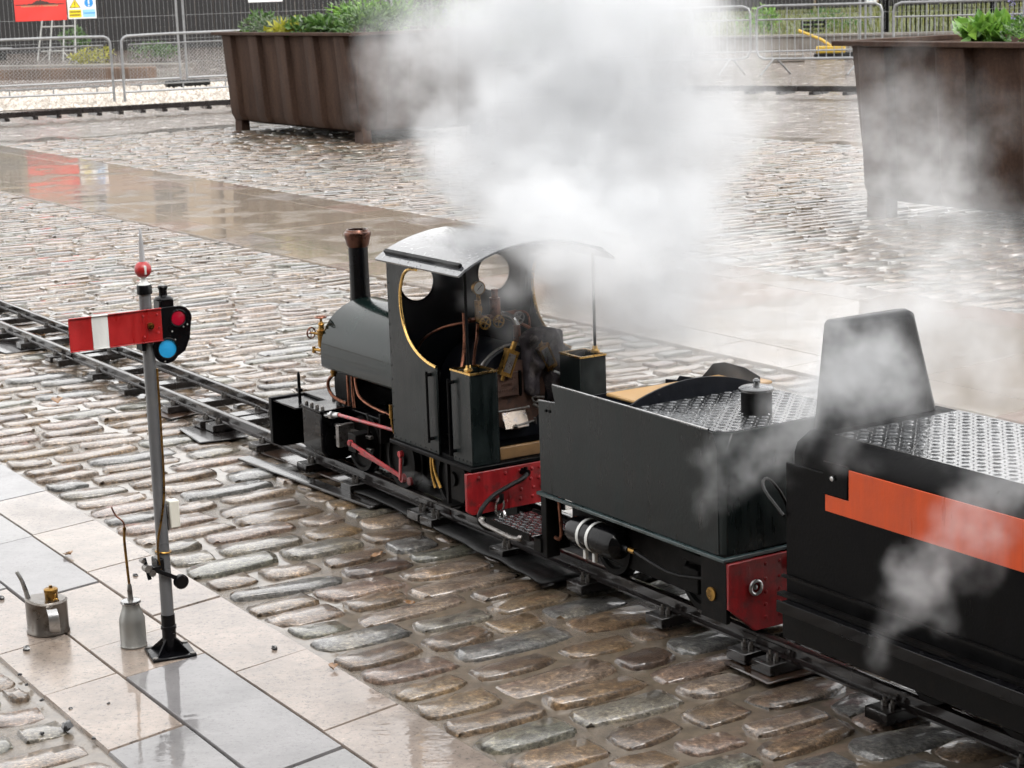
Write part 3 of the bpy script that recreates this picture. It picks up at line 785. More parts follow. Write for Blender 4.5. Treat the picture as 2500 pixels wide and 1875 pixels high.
# smokebox, boiler, saddle tank, chimney
LP('smokebox', MB().prism([(-.088,.25),(.088,.25),(.092,.30),(.092,.42),(.06,.48),(-.06,.48),(-.092,.42),(-.092,.30)],'yz',-1.07,-.93), M['black'], .006)
LP('smokebox_door', MB().lathe([(0,.022),(.03,.018),(.06,.006),(.072,0),(.072,-.01)], (-1.07,0,.37), (-1,0,0), 24), M['black'])
LP('firebox', MB().box(-.60,-.40,-.085,.085,.25,.45), M['frame'], .004)
LP('boiler', MB().cyl((-.95,0,.40),(-.40,0,.40),.085,n=28), M['frame'])
tank = [(-.150,.378),(-.165,.388)]
for i in range(19):
    t = pi - pi*i/18; tank.append((.165*cos(t), .425+.162*abs(sin(t))**.92))
tank += [(.165,.388),(.150,.378)]
tk = LP('saddle_tank', MB().prism(tank,'yz',-1.005,-.437), M['green_wet'], .004, smooth=30, segs=2)
LP('tank_band', MB().prism([(a*1.012,.425+(b-.425)*1.012) for a,b in tank],'yz',-.475,-.46), M['black'], .001, parent=tk)
LP('filler_cap', MB().lathe([(.03,0),(.03,.012),(.024,.018),(.005,.02),(.005,.028),(0,.028)], (-.70,0,.586), n=20), M['brass'], parent=tk)
ch = LP('chimney', MB().lathe([(.036,.545),(.0335,.575),(.0315,.60),(.0305,.70),(.031,.752)], (-1.035,0,0), n=28, cap=False), M['black_gloss'])
LP('chimney_cap', MB().lathe([(.0312,.742),(.036,.750),(.038,.762),(.042,.776),(.0435,.783),(.041,.789),(.037,.791),(.034,.797),(.029,.797),(.027,.75),(.0,.745)], (-1.035,0,0), n=28), M['copper_cap'], parent=ch)
# front fountain valve, handwheels and pipes on the near side of the tank
vx, vy = -1.018, -.150
fv = LP('water_valve', MB().lathe([(.0,.425),(.007,.425),(.007,.44),(.013,.446),(.0135,.492),(.016,.494),(.016,.498),(.010,.50),(.008,.512),(.011,.516),(.007,.522),(.004,.524),(.004,.538),(0,.538)], (vx,vy,0), n=14)
   .cyl((vx,vy,.484),(vx-.045,vy-.012,.484),.004,n=8).cyl((vx,vy,.432),(vx-.035,vy-.01,.432),.005,n=8).cyl((vx-.038,vy-.011,.422),(vx-.038,vy-.011,.442),.006,n=8), M['brass'])
LP('handwheel', MB().wheel((vx,vy,.538),(0,0,1),.017,.0025), M['copper'], parent=fv)
LP('handwheel', MB().wheel((vx-.047,vy-.013,.484),(1,.27,0),.017,.0025), M['copper'], parent=fv)
LP('copper_pipe', MB().tube([(vx,vy,.428),(vx,vy,.405),(vx+.01,vy+.01,.385),(vx+.05,vy+.03,.388),(-.955,-.11,.395)],.004,8,smooth=2), M['copper'])
LP('check_valve', MB().cyl((-1.0,-.125,.362),(-.985,-.125,.388),.011,n=10).cyl((-1.0,-.125,.35),(-1.0,-.125,.365),.008,n=10), M['brass'])
LP('copper_pipe', MB().tube([(-1.0,-.125,.355),(-1.03,-.13,.335),(-1.035,-.13,.31),(-1.02,-.125,.285),(-.985,-.115,.272),(-.955,-.108,.268)],.0055,8,smooth=2), M['copper'])
LP('copper_pipe', MB().tube([(-.835,-.135,.385),(-.82,-.14,.34),(-.80,-.14,.315),(-.74,-.13,.295),(-.62,-.12,.285)],.005,8,smooth=2), M['copper'])
LP('pipe_union', MB().cyl((-.838,-.134,.378),(-.833,-.136,.392),.009,n=8), M['brass'])
LP('copper_pipe', MB().tube([(-.955,-.10,.36),(-.945,-.105,.31),(-.945,-.105,.262)],.0045,8).tube([(-.925,-.10,.36),(-.915,-.105,.30),(-.91,-.105,.262)],.0045,8), M['copper'])
LP('lubricator', MB().cyl((-.475,-.205,.318),(-.475,-.205,.358),.008,n=10).cyl((-.475,-.205,.30),(-.475,-.205,.318),.005,n=8).tube([(-.475,-.205,.30),(-.47,-.205,.28),(-.462,-.2,.268)],.004,6), M['brass'])
# ---------------- cab
cut = [(-.267,.7735),(-.305,.772),(-.337,.758),(-.356,.730),(-.3655,.700),(-.3665,.665),(-.361,.635),(-.350,.605),(-.331,.575),(-.302,.551),(-.268,.533),(-.222,.519),(-.176,.513)]
outline = [(-.437,.2675),(-.176,.2675)] + cut[::-1] + [(-.267,.793),(-.437,.793)]
def near_far(fn):
    for s in (-1,1): fn(s)
def side(s):
    me = plate_mesh(outline, [], 'xz', s*.222, s*.216, LOFF)
    c = LP('cab_side', me, M['green'], .0012)
    LP('brass_beading', MB().tube([(a,s*.2195,b) for a,b in cut],.0048,8,smooth=1), M['brass_bright'], parent=c)
    rv = MB()
    for k in range(13): rv.lathe([(.0028,0),(.0022,.0015),(0,.002)], (-.430,s*.222,.285+k*.0395), (0,s,0), 6)
    for k in range(9): rv.lathe([(.0028,0),(.0022,.0015),(0,.002)], (-.425+k*.029,s*.222,.276), (0,s,0), 6)
    LP('rivets', rv, M['green'], parent=c)
    h = LP('handrail', MB().cyl((-.205,s*.236,.30),(-.205,s*.236,.50),.0038,n=8).cyl((-.205,s*.218,.31),(-.205,s*.238,.31),.005,n=8).cyl((-.205,s*.218,.49),(-.205,s*.238,.49),.005,n=8), M['black'])
    # bunker box behind the doorway
    yo, yi = s*.22, s*.132
    a0, a1 = min(yo,yi), max(yo,yi)
    b = LP('bunker', MB().box(-.1,0,a0,a0+.004,.2675,.517).box(-.1,0,a1-.004,a1,.2675,.517).box(-.1,-.096,a0+.004,a1-.004,.2675,.517).box(-.004,0,a0+.004,a1-.004,.2675,.517).box(-.096,-.004,a0+.004,a1-.004,.47,.476), M['green'], .0008)
    LP('brass_beading', MB().box(-.104,.004,yo-.004*s-.004,yo-.004*s+.004,.517,.522).box(-.104,.004,yi+.004*s-.004,yi+.004*s+.004,.517,.522).box(.0-.004,.004,a0+.009,a1-.009,.517,.522).box(-.104,-.096,a0+.009,a1-.009,.517,.522), M['brass_bright'], parent=b)
    rv = MB()
    for k in range(5): rv.lathe([(.003,0),(.0022,.0015),(0,.002)], (0,a0+.012+k*.016,.278), (1,0,0), 6); rv.lathe([(.003,0),(.0022,.0015),(0,.002)], (-.09+k*.02,yo,.278), (0,s,0), 6)
    LP('rivets', rv, M['green'], parent=b)
    LP('handrail', MB().cyl((-.088,s*.236,.285),(-.088,s*.236,.497),.0038,n=8).cyl((-.088,s*.218,.297),(-.088,s*.238,.297),.005,n=8).cyl((-.088,s*.218,.487),(-.088,s*.238,.487),.005,n=8), M['black'])
    LP('roof_pillar', MB().cyl((-.03,s*.205,.52),(-.03,s*.205,.80),.0042,n=8), M['black'])
    LP('pillar_nut', MB().lathe([(.013,0),(.013,.006),(.008,.010),(.007,.018),(0,.020)], (-.03,s*.205,.5225), n=8), M['brass_bright'])
near_far(side)
# spectacle plate with two round windows, arched top
top_arc = [(.218*cos(pi*i/20), 0.783+.067*sin(pi*i/20)) for i in range(21)]
front = [(-.218,.2675),(.218,.2675)] + top_arc
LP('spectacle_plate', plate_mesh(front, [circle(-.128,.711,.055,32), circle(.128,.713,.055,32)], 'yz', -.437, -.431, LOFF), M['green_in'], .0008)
for s in (-1,1): LP('window_rim', MB().ring((-.4305,s*.128,.712),(1,0,0),.056,.003,32,6), M['black'])
# roof: thin arched sheet with gutters
def arc(half, z0, rise, n=24): return [(half*(-1+2*i/n), z0 + rise*(1-(2*i/n-1)**2)**.85) for i in range(n+1)]
ro = arc(.250,.788,.070); ri = [(a*.985,b-.005) for a,b in ro]
roof = LP('cab_roof', MB().prism(ro+ri[::-1],'yz',-.45,.012), M['roof'], 0, smooth=25)
for s in (-1,1):
    LP('gutter', MB().obox((-.222,s*.226,.8105),(.208,.006,.0045),(s*-.55,0,0)), M['black'], .001, parent=roof)
# ---------------- backhead and fittings
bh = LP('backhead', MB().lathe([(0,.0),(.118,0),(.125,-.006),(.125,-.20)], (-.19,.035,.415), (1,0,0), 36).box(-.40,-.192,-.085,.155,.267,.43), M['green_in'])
LP('firehole_ring', MB().lathe([(.10,0),(.10,.004),(.0,.004)], (-.188,.035,.40), (1,0,0), 32), M['rust_plate'], parent=bh)
LP('floor_board', MB().box(-.026,-.012,-.125,.125,.268,.302), M['floorwood'], .002)
LP('cab_floor', MB().box(-.43,-.027,-.215,.215,.2672,.275), M['black'])
pl = LP('maker_plate', MB().box(-.176,-.170,-.044,.046,.402,.470), M['rust_plate'], .002)
letters = MB()                    # raised worn lettering, too corroded to read
rr = random.Random(5)
for ln, (zc, wd) in enumerate(((.453,.068),(.437,.036),(.420,.060))):
    y = .001-wd/2
    while y < wd/2:
        w = rr.uniform(.003,.006); letters.box(-.170,-.1685,y,y+w,zc-.0035,zc+.0035); y += w+rr.uniform(.0015,.003)
LP('worn_lettering', letters, M['rust_plate'], parent=pl)
LP('plate_hinge', MB().box(-.170,-.164,.039,.046,.404,.468).cyl((-.168,.0425,.400),(-.168,.0425,.472),.004,n=8), M['black'], parent=pl)
LP('firehole_door', MB().obox((-.150,.012,.338),(.002,.040,.025),(0,-.35,0)), M['tarnish'], .002)
LP('door_rod', MB().cyl((-.160,-.045,.366),(-.160,.062,.366),.003,n=8).sphere((-.160,.062,.366),.005,8,6).sphere((-.160,-.045,.366),.005,8,6), M['dull_steel'])
LP('door_catch', MB().cyl((-.138,.0,.322),(-.138,.068,.330),.0028,n=8).lathe([(.006,0),(.006,.004),(.003,.008),(0,.009)],(-.140,.006,.322),(1,0,0),8).obox((-.135,.068,.330),(.006,.002,.009)), M['dull_steel'])
LP('shackle', MB().ring((-.165,.09,.385),(1,0,.3),.010,.0028,14,6).cyl((-.17,.085,.39),(-.15,.11,.39),.004,n=8).cyl((-.17,.085,.37),(-.16,.095,.36),.005,n=8), M['dull_steel'])
# pressure gauge
g = LP('pressure_gauge', MB().lathe([(.0,-.010),(.019,-.010),(.020,0),(.020,.004),(.0175,.005)], (-.30,-.003,.695), (1,0,0), 28, cap=False), M['brass'])
LP('dial', MB().lathe([(.0175,.003),(.0,.0032)], (-.30,-.003,.695), (1,0,0), 28, cap=False), M['dial'], parent=g)
LP('needle', MB().bar((-.2962,-.010,.689),(-.2962,.006,.703),.0016,.0008,(1,0,0)), M['black'], parent=g)
LP('gauge_syphon', MB().tube([(-.303,-.003,.676),(-.303,-.003,.65),(-.303,.004,.632),(-.303,-.006,.615)],.006,8,smooth=1).cyl((-.303,-.006,.60),(-.303,-.006,.66),.010,n=10), M['brass'])
# steam turret and valves
LP('steam_turret', MB().cyl((-.31,-.03,.604),(-.31,.125,.610),.008,n=10).cyl((-.31,.055,.60),(-.31,.055,.66),.016,n=12).cyl((-.31,.055,.66),(-.31,.055,.685),.010,n=12).sphere((-.31,-.036,.604),.006,8,6), M['copper'])
for y, z, mt in ((-.002,.598,'brass'),(.043,.598,'brass'),(.110,.600,'dull_steel')):
    LP('handwheel', MB().wheel((-.272,y,z),(1,0,0),.0165,.003).cyl((-.31,y,z),(-.272,y,z),.004,n=8), M[mt])
LP('regulator_rod', MB().tube([(-.305,.07,.612),(-.285,.082,.608),(-.27,.092,.600),(-.265,.097,.58)],.009,10,smooth=2), M['steel'])
LP('copper_column', MB().cyl((-.265,.097,.582),(-.262,.097,.510),.011,n=12), M['copper'])
LP('regulator_block', MB().box(-.275,-.245,.082,.118,.482,.512).cyl((-.262,.10,.482),(-.258,.10,.46),.013,n=10), M['brass'], .002)
LP('regulator_handle', MB().bar((-.248,.10,.470),(-.235,.022,.520),.012,.004,(1,0,0)), M['steel'], .001)
LP('regulator_nut', MB().lathe([(.016,0),(.016,.006),(.008,.010),(.008,.016),(0,.017)], (-.245,.10,.458), (1,0,0), 6), M['steel'])
def gauge_glass(c, tilt):
    m = Euler((tilt,0,0)).to_matrix(); c = Vector(c)
    def P(x,y,z): return c + m @ Vector((x,y,z))
    mb = MB(); mb.obox(c,(.010,.018,.033),(tilt,0,0)); o = LP('water_gauge', mb, M['brass'], .001)
    mb2 = MB()
    for z in (-.034,.034): mb2.obox(P(0,0,z),(.013,.019,.004),(tilt,0,0))
    mb2.obox(P(.011,-.016,0),(.002,.002,.032),(tilt,0,0)).obox(P(.011,.016,0),(.002,.002,.032),(tilt,0,0))
    mb2.cyl(P(0,0,.034),P(0,0,.062),.008,n=8).cyl(P(0,0,-.034),P(0,0,-.052),.006,n=8)
    LP('gauge_frame', mb2, M['brass'], parent=o)
    LP('glass_tube', MB().obox(P(.0112,0,0),(.001,.011,.027),(tilt,0,0)), M['dull_steel'], parent=o)
gauge_glass((-.17,.005,.498), -.42)
gauge_glass((-.17,.132,.500), .42)
LP('drain_cock', MB().cyl((-.165,.155,.455),(-.15,.172,.445),.005,n=8).wheel((-.147,.178,.442),(1,.3,0),.010,.003), M['steel'])
for pts, r in (([(-.31,-.005,.59),(-.29,-.02,.555),(-.25,-.055,.52),(-.20,-.09,.47),(-.19,-.10,.40),(-.19,-.10,.30)],.0045),
               ([(-.30,-.055,.63),(-.29,-.06,.57),(-.25,-.09,.51),(-.23,-.12,.46),(-.22,-.13,.35)],.005),
               ([(-.31,.09,.60),(-.27,.13,.575),(-.22,.185,.535),(-.20,.20,.52)],.0055),
               ([(-.31,.11,.612),(-.29,.14,.615),(-.28,.15,.60),(-.28,.15,.56)],.0035),
               ([(-.42,-.15,.50),(-.40,-.14,.55),(-.36,-.10,.585),(-.31,-.05,.60)],.004)):
    LP('copper_pipe', MB().tube(pts,r,8,smooth=2), M['copper'])
LP('boiler_band', MB().tube([(-.196,.035+.128*cos(t),.415+.128*sin(t)) for t in [pi*i/20 for i in range(21)]],.004,6), M['dull_steel'])
# ---------------- rear buffer beam, coupling, brake hose
be = LP('rear_buffer_beam', MB().prism([(-.248,.150),(-.235,.138),(.235,.138),(.248,.150),(.248,.2535),(-.248,.2535)],'yz',.0,.012), M['beam_red'], .0015)
rv = MB()
for y in (-.215,-.045,-.02,.02,.045,.215,.13,-.13,-.085,.085):
    for z in (.160,.185,.21,.238):
        if abs(y) > .1 and z not in (.160,.238): continue
        rv.lathe([(.0055,0),(.005,.002),(.002,.0035),(0,.0037)], (.012,y+.004*((z*1000)%3),z), (1,0,0), 8)
LP('rivets', rv, M['beam_red'], parent=be)
LP('draw_hook', MB().tube([(.012,-.170,.172),(.045,-.170,.172),(.062,-.170,.182),(.060,-.170,.198)],.007,8,smooth=1), M['frame'])
lk = MB(); lk.tube([(.05+.004*sin(t),-.170+.012*cos(t),.160+.024*sin(t)) for t in [2*pi*i/14 for i in range(14)]],.004,7,closed=True)
LP('chain_link', lk, M['steel'])
lk = MB(); lk.tube([(.055+.011*cos(t),-.166+.004*sin(t),.128+.020*sin(t)) for t in [2*pi*i/14 for i in range(14)]],.004,7,closed=True)
LP('chain_link', lk, M['steel'])
LP('coupling_pin', MB().cyl((.045,-.178,.106),(.085,-.158,.098),.006,n=8).cyl((.075,-.165,.085),(.082,-.16,.115),.004,n=8), M['steel'])
LP('brake_hose', MB().tube([(.012,-.072,.235),(.035,-.072,.235),(.045,-.085,.225),(.04,-.13,.21),(.05,-.19,.195),(.06,-.232,.17),(.06,-.245,.14),(.058,-.225,.112),(.06,-.19,.100)],.0065,10,smooth=2), M['rubber'])
LP('hose_union', MB().cyl((.006,-.072,.235),(.04,-.072,.235),.010,n=10).cyl((.03,-.072,.225),(.03,-.072,.25),.006,n=8), M['black'])
LP('drawbar', MB().bar((.01,.05,.165),(.33,.05,.165),.03,.02).box(.012,.03,.03,.07,.17,.21), M['frame'], .002)
LP('injector_pipe', MB().tube([(-.26,-.20,.265),(-.255,-.205,.22),(-.25,-.205,.19),(-.235,-.205,.16)],.005,8,smooth=1).tube([(-.25,-.20,.265),(-.24,-.205,.22),(-.225,-.205,.19),(-.205,-.205,.165)],.005,8,smooth=1), M['brass'])
LP('footstep', MB().box(-.17,-.10,-.235,-.19,.135,.14).box(-.14,-.13,-.225,-.215,.14,.255), M['frame'])

# ------------------------------------------------------------------ tender
def lozenges(x0, x1, y0, y1, z, pitch=.0205, L=.019, W=.0046, H=.0020, keep=None):
    mb = MB(); i = 0; y = y0+pitch*.5
    while y < y1-.004:
        x = x0+pitch*.5; j = 0
        while x < x1-.004:
            if keep is None or keep(x,y):
                a = radians(45 if (i+j) % 2 else -45); c, s = cos(a), sin(a)
                pts = [(-L/2,0,0),(0,-W/2,0),(L/2,0,0),(0,W/2,0),(-L*.28,0,H),(0,-W*.22,H),(L*.28,0,H),(0,W*.22,H)]
                mb.add([(x+p[0]*c-p[1]*s, y+p[0]*s+p[1]*c, z+p[2]) for p in pts], [(4,5,6,7),(0,1,5,4),(1,2,6,5),(2,3,7,6),(3,0,4,7)])
            x += pitch; j += 1
        y += pitch; i += 1
    return mb
te = train_thing('tender', 'black four wheeled tender with chequer plate top and red buffer beam', 'tender', .69)
TP = te.part
b0 = [(.70,-.2),(1.045,-.2),(1.06,-.19),(1.06,.19),(1.045,.2),(.70,.2)]
b1 = [(.70,-.2),(1.025,-.2),(1.056,-.170),(1.056,.170),(1.025,.2),(.70,.2)]
mb = MB(); n = 6
mb.add([(x,y,.264) for x,y in b0]+[(x,y,.505) for x,y in b0]+[(x,y,.543) for x,y in b1],
       [tuple(range(6))[::-1], tuple(range(12,18))]+[(k*6+i,k*6+(i+1)%6,k*6+6+(i+1)%6,k*6+6+i) for k in (0,1) for i in range(6)])
TP('water_tank', mb, M['green'], .002)
near_side = [(.31,.264),(1.043,.264),(1.043,.505),(1.024,.5435),(.70,.547),(.372,.547),(.388,.502),(.31,.497)]
far_side = [(.31,.264),(.699,.264),(.699,.566),(.64,.580),(.56,.582),(.515,.572),(.485,.545),(.46,.524),(.372,.518),(.36,.505),(.31,.50)]
sp = TP('side_sheet', plate_mesh(near_side, [], 'xz', -.2025, -.2005, te.off), M['green'], .0005)
TP('edge_strip', MB().tube([(.31,-.1975,.498),(.385,-.1975,.503),(.372,-.1975,.548),(1.005,-.1975,.546)],.0028,6), M['steel'], parent=sp)
TP('rivets', MB().cyl((.345,-.2025,.478),(.345,-.2055,.478),.004,n=8).cyl((.362,-.2025,.479),(.362,-.2055,.479),.004,n=8), M['black'], parent=sp)
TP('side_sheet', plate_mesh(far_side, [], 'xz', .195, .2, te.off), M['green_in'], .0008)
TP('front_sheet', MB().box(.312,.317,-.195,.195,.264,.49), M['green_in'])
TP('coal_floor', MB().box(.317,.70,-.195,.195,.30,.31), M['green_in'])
TP('front_board', MB().box(.535,.685,-.150,.250,.538,.547), M['wood'], .003)
dv = [(-.19,.45)] + [(-.19+.38*i/16, .549+.040*sin(pi*i/16)**.8) for i in range(17)] + [(.19,.45)]
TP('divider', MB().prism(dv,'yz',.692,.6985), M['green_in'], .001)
inside = lambda x,y: abs(y) < .19-.9*max(0,x-1.02) and x < 1.045
TP('tread_plate', MB().prism([(.705,-.194),(1.022,-.194),(1.050,-.166),(1.050,.166),(1.022,.194),(.705,.194)],'xy',.5431,.5445), M['tread'])
TP('tread_lozenges', lozenges(.706,1.05,-.192,.192,.5444, keep=inside), M['tread'])
fi = TP('filler', MB().lathe([(.036,0),(.036,.052),(.034,.054)], (.93,.0,.544), n=28), M['black'])
TP('filler_lid', MB().lathe([(.041,.052),(.041,.058),(.036,.061),(.008,.064),(.006,.072),(.009,.075),(.004,.080),(0,.080)], (.93,0,.544), n=28), M['tread'], parent=fi)
TP('base_angle', MB().box(.302,1.072,-.212,-.199,.254,.262).box(.302,1.072,.199,.212,.254,.262).box(1.059,1.072,-.199,.199,.254,.262).box(.302,.310,-.199,.199,.254,.262), paint('teal_edge_paint',(.03,.05,.052),.3,.4,.3,9), .001)
TP('underframe', MB().box(.31,1.055,-.11,-.10,.10,.254).box(.31,1.055,.10,.11,.10,.254).box(.31,.36,-.10,.10,.14,.253).box(.31,.335,-.205,-.165,.09,.253), M['frame'], .002)
for ax in (.50,.86):
    for s in (-1,1): TP('wheel', MB().lathe([(.0,-.012),(.07,-.012),(.072,-.013),(.084,-.013),(.084,-.009),(.076,-.006),(.075,.014),(.062,.014),(.058,.006),(.02,.006),(.018,.02),(0,.02)], (ax,s*.102,RT+.075), (0,s,0), 26), M['frame'])
    for s in (-1,1): TP('axle_box', MB().box(ax-.03,ax+.03,min(s*.115,s*.145),max(s*.115,s*.145),.12,.18).box(ax-.045,ax+.045,min(s*.12,s*.138),max(s*.12,s*.138),.19,.215), M['frame'], .003)
gc = TP('air_cylinder', MB().lathe([(0,0),(.022,.004),(.034,.014),(.038,.03),(.038,.19),(.034,.206),(.02,.218),(.009,.222),(.009,.245),(0,.246)], (.43,-.188,.190), (1,0,0), 26), M['black_gloss'])
for x in (.505,.545):
    TP('strap', MB().lathe([(.0385,-.005),(.040,-.005),(.040,.005),(.0385,.005)], (x,-.188,.190), (1,0,0), 26, cap=False).box(x-.005,x+.005,-.205,-.196,.130,.152), M['white'], parent=gc)
TP('brass_nipple', MB().cyl((.676,-.188,.190),(.70,-.188,.190),.007,n=8), M['brass'], parent=gc)
TP('hose', MB().tube([(.70,-.188,.19),(.76,-.186,.178),(.84,-.18,.165),(.92,-.15,.17)],.005,8,smooth=1), M['rubber'])
TP('copper_pipe', MB().tube([(.365,-.185,.25),(.372,-.186,.20),(.375,-.186,.16),(.365,-.186,.142),(.345,-.186,.145)],.005,8,smooth=1), M['copper'])
rb = TP('rear_buffer_beam', MB().prism([(-.205,.252),(-.205,.146),(-.130,.083),(.130,.083),(.205,.146),(.205,.252)],'yz',1.0725,1.082), M['beam_red'], .0015)
rv = MB()
for y in (-.10,-.06,.02,.06,.10):
    for z in (.11,.14,.17,.20,.235): rv.lathe([(.0048,0),(.004,.002),(0,.003)], (1.082,y,z), (1,0,0), 8)
TP('rivets', rv, M['beam_red'], parent=rb)
TP('coupling_ring', MB().ring((1.087,-.132,.187),(1,0,0),.0155,.0042,20,8).lathe([(.006,0),(.006,.004),(0,.006)],(1.082,-.132,.187),(1,0,0),8), M['steel'], parent=rb)
TP('vacuum_stub', MB().cyl((1.082,-.03,.222),(1.10,-.03,.222),.009,n=10).cyl((1.095,-.03,.21),(1.095,-.03,.235),.006,n=8), M['black'], parent=rb)
TP('builder_disc', MB().lathe([(.016,0),(.016,.003),(0,.004)], (1.02,-.206,.170), (0,-1,0), 20), M['brass'])
TP('rear_side_valance', MB().box(.98,1.0715,-.205,-.195,.11,.253), M['frame'])
TP('tail_hose', MB().tube([(1.074,.05,.30),(1.11,.04,.34),(1.12,.02,.30),(1.11,.0,.24),(1.095,-.03,.222)],.005,8,smooth=2), M['rubber'])
st = TP('step_plate', MB().box(.10,.305,-.235,-.095,.142,.147), M['tread'], .001)
TP('tread_lozenges', lozenges(.104,.30,-.23,-.10,.147,.017,.015,.004,.002), M['tread'], parent=st)
TP('step_frame', MB().box(.095,.31,-.242,-.235,.135,.152).box(.095,.31,-.095,-.088,.135,.152).box(.28,.312,-.21,-.12,.10,.135), M['frame'])
TP('safety_rod', MB().tube([(.10,-.262,.150),(.13,-.268,.146),(.26,-.268,.140),(.29,-.262,.142)],.0055,8).sphere((.10,-.258,.150),.009,8,6).sphere((.29,-.258,.143),.009,8,6), M['dull_steel'])

# ------------------------------------------------------------------ ride-on carriage
ca = train_thing('ride_on_carriage', 'black ride-on carriage with orange side panel and tall seat back', 'carriage', 2.2)
CP = ca.part
X1 = 3.9
sec = [(-.17,.300),(-.215,.300),(-.222,.40),(-.222,.560),(-.214,.580),(-.178,.601),(.178,.601),(.214,.580),(.222,.560),(.222,.40),(.215,.300),(.17,.300)]
CP('seat_box', MB().prism(sec,'yz',1.325,X1), M['black'], .004, smooth=40)
CP('skirt', MB().box(1.307,X1,-.228,-.2225,.228,.535).box(1.307,X1,.2225,.228,.228,.535).box(1.307,1.3235,-.2225,.2225,.228,.2995), M['black'], .002)
pn = [(1.435,.458),(X1,.458),(X1,.556),(1.506,.556),(1.506,.492),(1.435,.492)]
CP('orange_panel', plate_mesh(pn, [], 'xz', -.2315, -.2285, ca.off), M['orange'], .0006)
CP('hinge_plate', MB().box(1.43,1.503,-.233,-.2285,.495,.562).cyl((1.465,-.233,.532),(1.465,-.237,.532),.006,n=10), M['black'], .001)
CP('bolt', MB().lathe([(.0055,0),(.0055,.003),(.002,.004),(0,.004)],(1.465,-.2375,.532),(0,-1,0),8), M['steel'])
CP('orange_panel', plate_mesh(pn, [], 'xz', .2285, .2315, ca.off), M['orange'], .0006)
CP('seat_tread', MB().box(1.40,X1,-.176,.176,.6012,.603), M['tread'])
CP('tread_lozenges', lozenges(1.402,2.75,-.174,.174,.603), M['tread'])
# padded seat back, narrower at the top, leaning slightly
def rrect(w0, w1, z0, z1, r, n=6):
    out = [(-w0,z0),(w0,z0)]
    for k in range(n+1):
        t = pi/2*k/n; out.append((w1-r+r*cos(t), z1-r+r*sin(t)))
    for k in range(n+1):
        t = pi/2+pi/2*k/n; out.append((-w1+r+r*cos(t), z1-r+r*sin(t)))
    return out
sb = MB(); pr = rrect(.160,.113,.60,.828,.016); mm = len(pr)
for dx, sc in ((-.026,.90),(-.019,.975),(0,1.0),(.019,.975),(.026,.90)):
    for y, z in pr: sb.v.append((1.335+dx-(z-.6)*.10, y*sc-.002, .595+(z-.60)*(1-(1-sc)*.5)))
for k in range(4):
    for i in range(mm): sb.f.append((k*mm+i,k*mm+(i+1)%mm,(k+1)*mm+(i+1)%mm,(k+1)*mm+i))
sb.f += [tuple(range(mm))[::-1], tuple(range(4*mm,5*mm))]
CP('seat_back', sb, paint('wet_black_vinyl',(.011,.012,.014),.4,.2,.25,9,drops=140,dh=.0006,spec=.25), smooth=60)
CP('footboard', MB().box(1.335,X1,-.275,-.235,.236,.246).box(1.335,X1,-.279,-.275,.226,.252), M['black_gloss'], .001)
CP('footboard', MB().box(1.335,X1,.235,.275,.236,.246), M['black_gloss'], .001)
CP('chassis', MB().box(1.30,X1,-.234,-.2,.15,.226).box(1.30,X1,.2,.234,.15,.226).box(1.30,X1,-.06,.06,.17,.226), M['frame'], .002)
CP('skirt_rails', MB().box(1.30,X1,-.247,-.2285,.247,.254).box(1.30,X1,-.236,-.2285,.285,.291), M['frame'])
for ax in (1.62,1.86,3.2,3.45):
    for s in (-1,1): CP('wheel', MB().lathe([(.0,-.012),(.06,-.012),(.072,-.013),(.078,-.013),(.078,-.009),(.070,-.006),(.069,.014),(.056,.014),(.052,.006),(.02,.006),(.018,.02),(0,.02)], (ax,s*.102,RT+.069), (0,s,0), 24), M['frame'])
CP('bogie', MB().box(1.55,1.93,-.135,-.122,.11,.17).box(1.55,1.93,.122,.135,.11,.17).box(1.70,1.78,-.12,.12,.12,.16).box(3.13,3.52,-.135,-.122,.11,.17), M['frame'], .003)
CP('coupling_bar', MB().bar((1.10,0,.12),(1.55,0,.12),.03,.012).cyl((1.28,-.03,.115),(1.42,-.06,.12),.012,n=10).sphere((1.43,-.062,.122),.013,8,6), M['frame'], .001)
CP('brake_cable', MB().tube([(1.309,-.235,.42),(1.20,-.21,.46),(1.14,-.14,.46),(1.11,-.06,.38),(1.10,-.04,.30),(1.12,-.05,.24)],.0035,6,smooth=2), M['rubber'])

# ------------------------------------------------------------------ jacket hung over the far side of the cab
jk = MB(); n_, m_ = 44, 30
def drape(s, q, side):
    """s across, q from the top edge down; side 0 = face seen from behind the cab, 1 = the back of the cloth"""
    zt = .560+.020*sin(s*3.0)+.010*mnoise.noise(Vector((s*5,0,1))); zb = .405-.060*s+.014*mnoise.noise(Vector((s*6,0,7)))
    y = .075+.125*s + .030*q*(s-.35) - .015*(1-q)*(1-s)
    z = zt+(zb-zt)*q
    fold = .020*sin(s*9+1.5*sin(q*2.2)+2.5*mnoise.noise(Vector((s*2,q*2,4))))*(.35+.65*q)
    fold += .016*(1-abs(2*mnoise.noise(Vector((s*3.2+q*1.4,q*2.2-s,8)))))+.010*mnoise.noise(Vector((s*8,q*7,2)))
    body = .034*sin(pi*min(1,max(0,s)))**.5*sin(pi*min(1,q*.75+.22))**.6
    x = -.200 + (body+fold if side == 0 else -body*.8+fold*.3)
    return (x+.64, y, z)
for side_ in (0,1):
    for i in range(n_+1):
        for j in range(m_+1): jk.v.append(drape(i/n_, j/m_, side_))
W_ = m_+1; off_ = (n_+1)*W_
for i in range(n_):
    for j in range(m_):
        a = i*W_+j; jk.f.append((a,a+W_,a+W_+1,a+1)); jk.f.append((off_+a,off_+a+1,off_+a+W_+1,off_+a+W_))
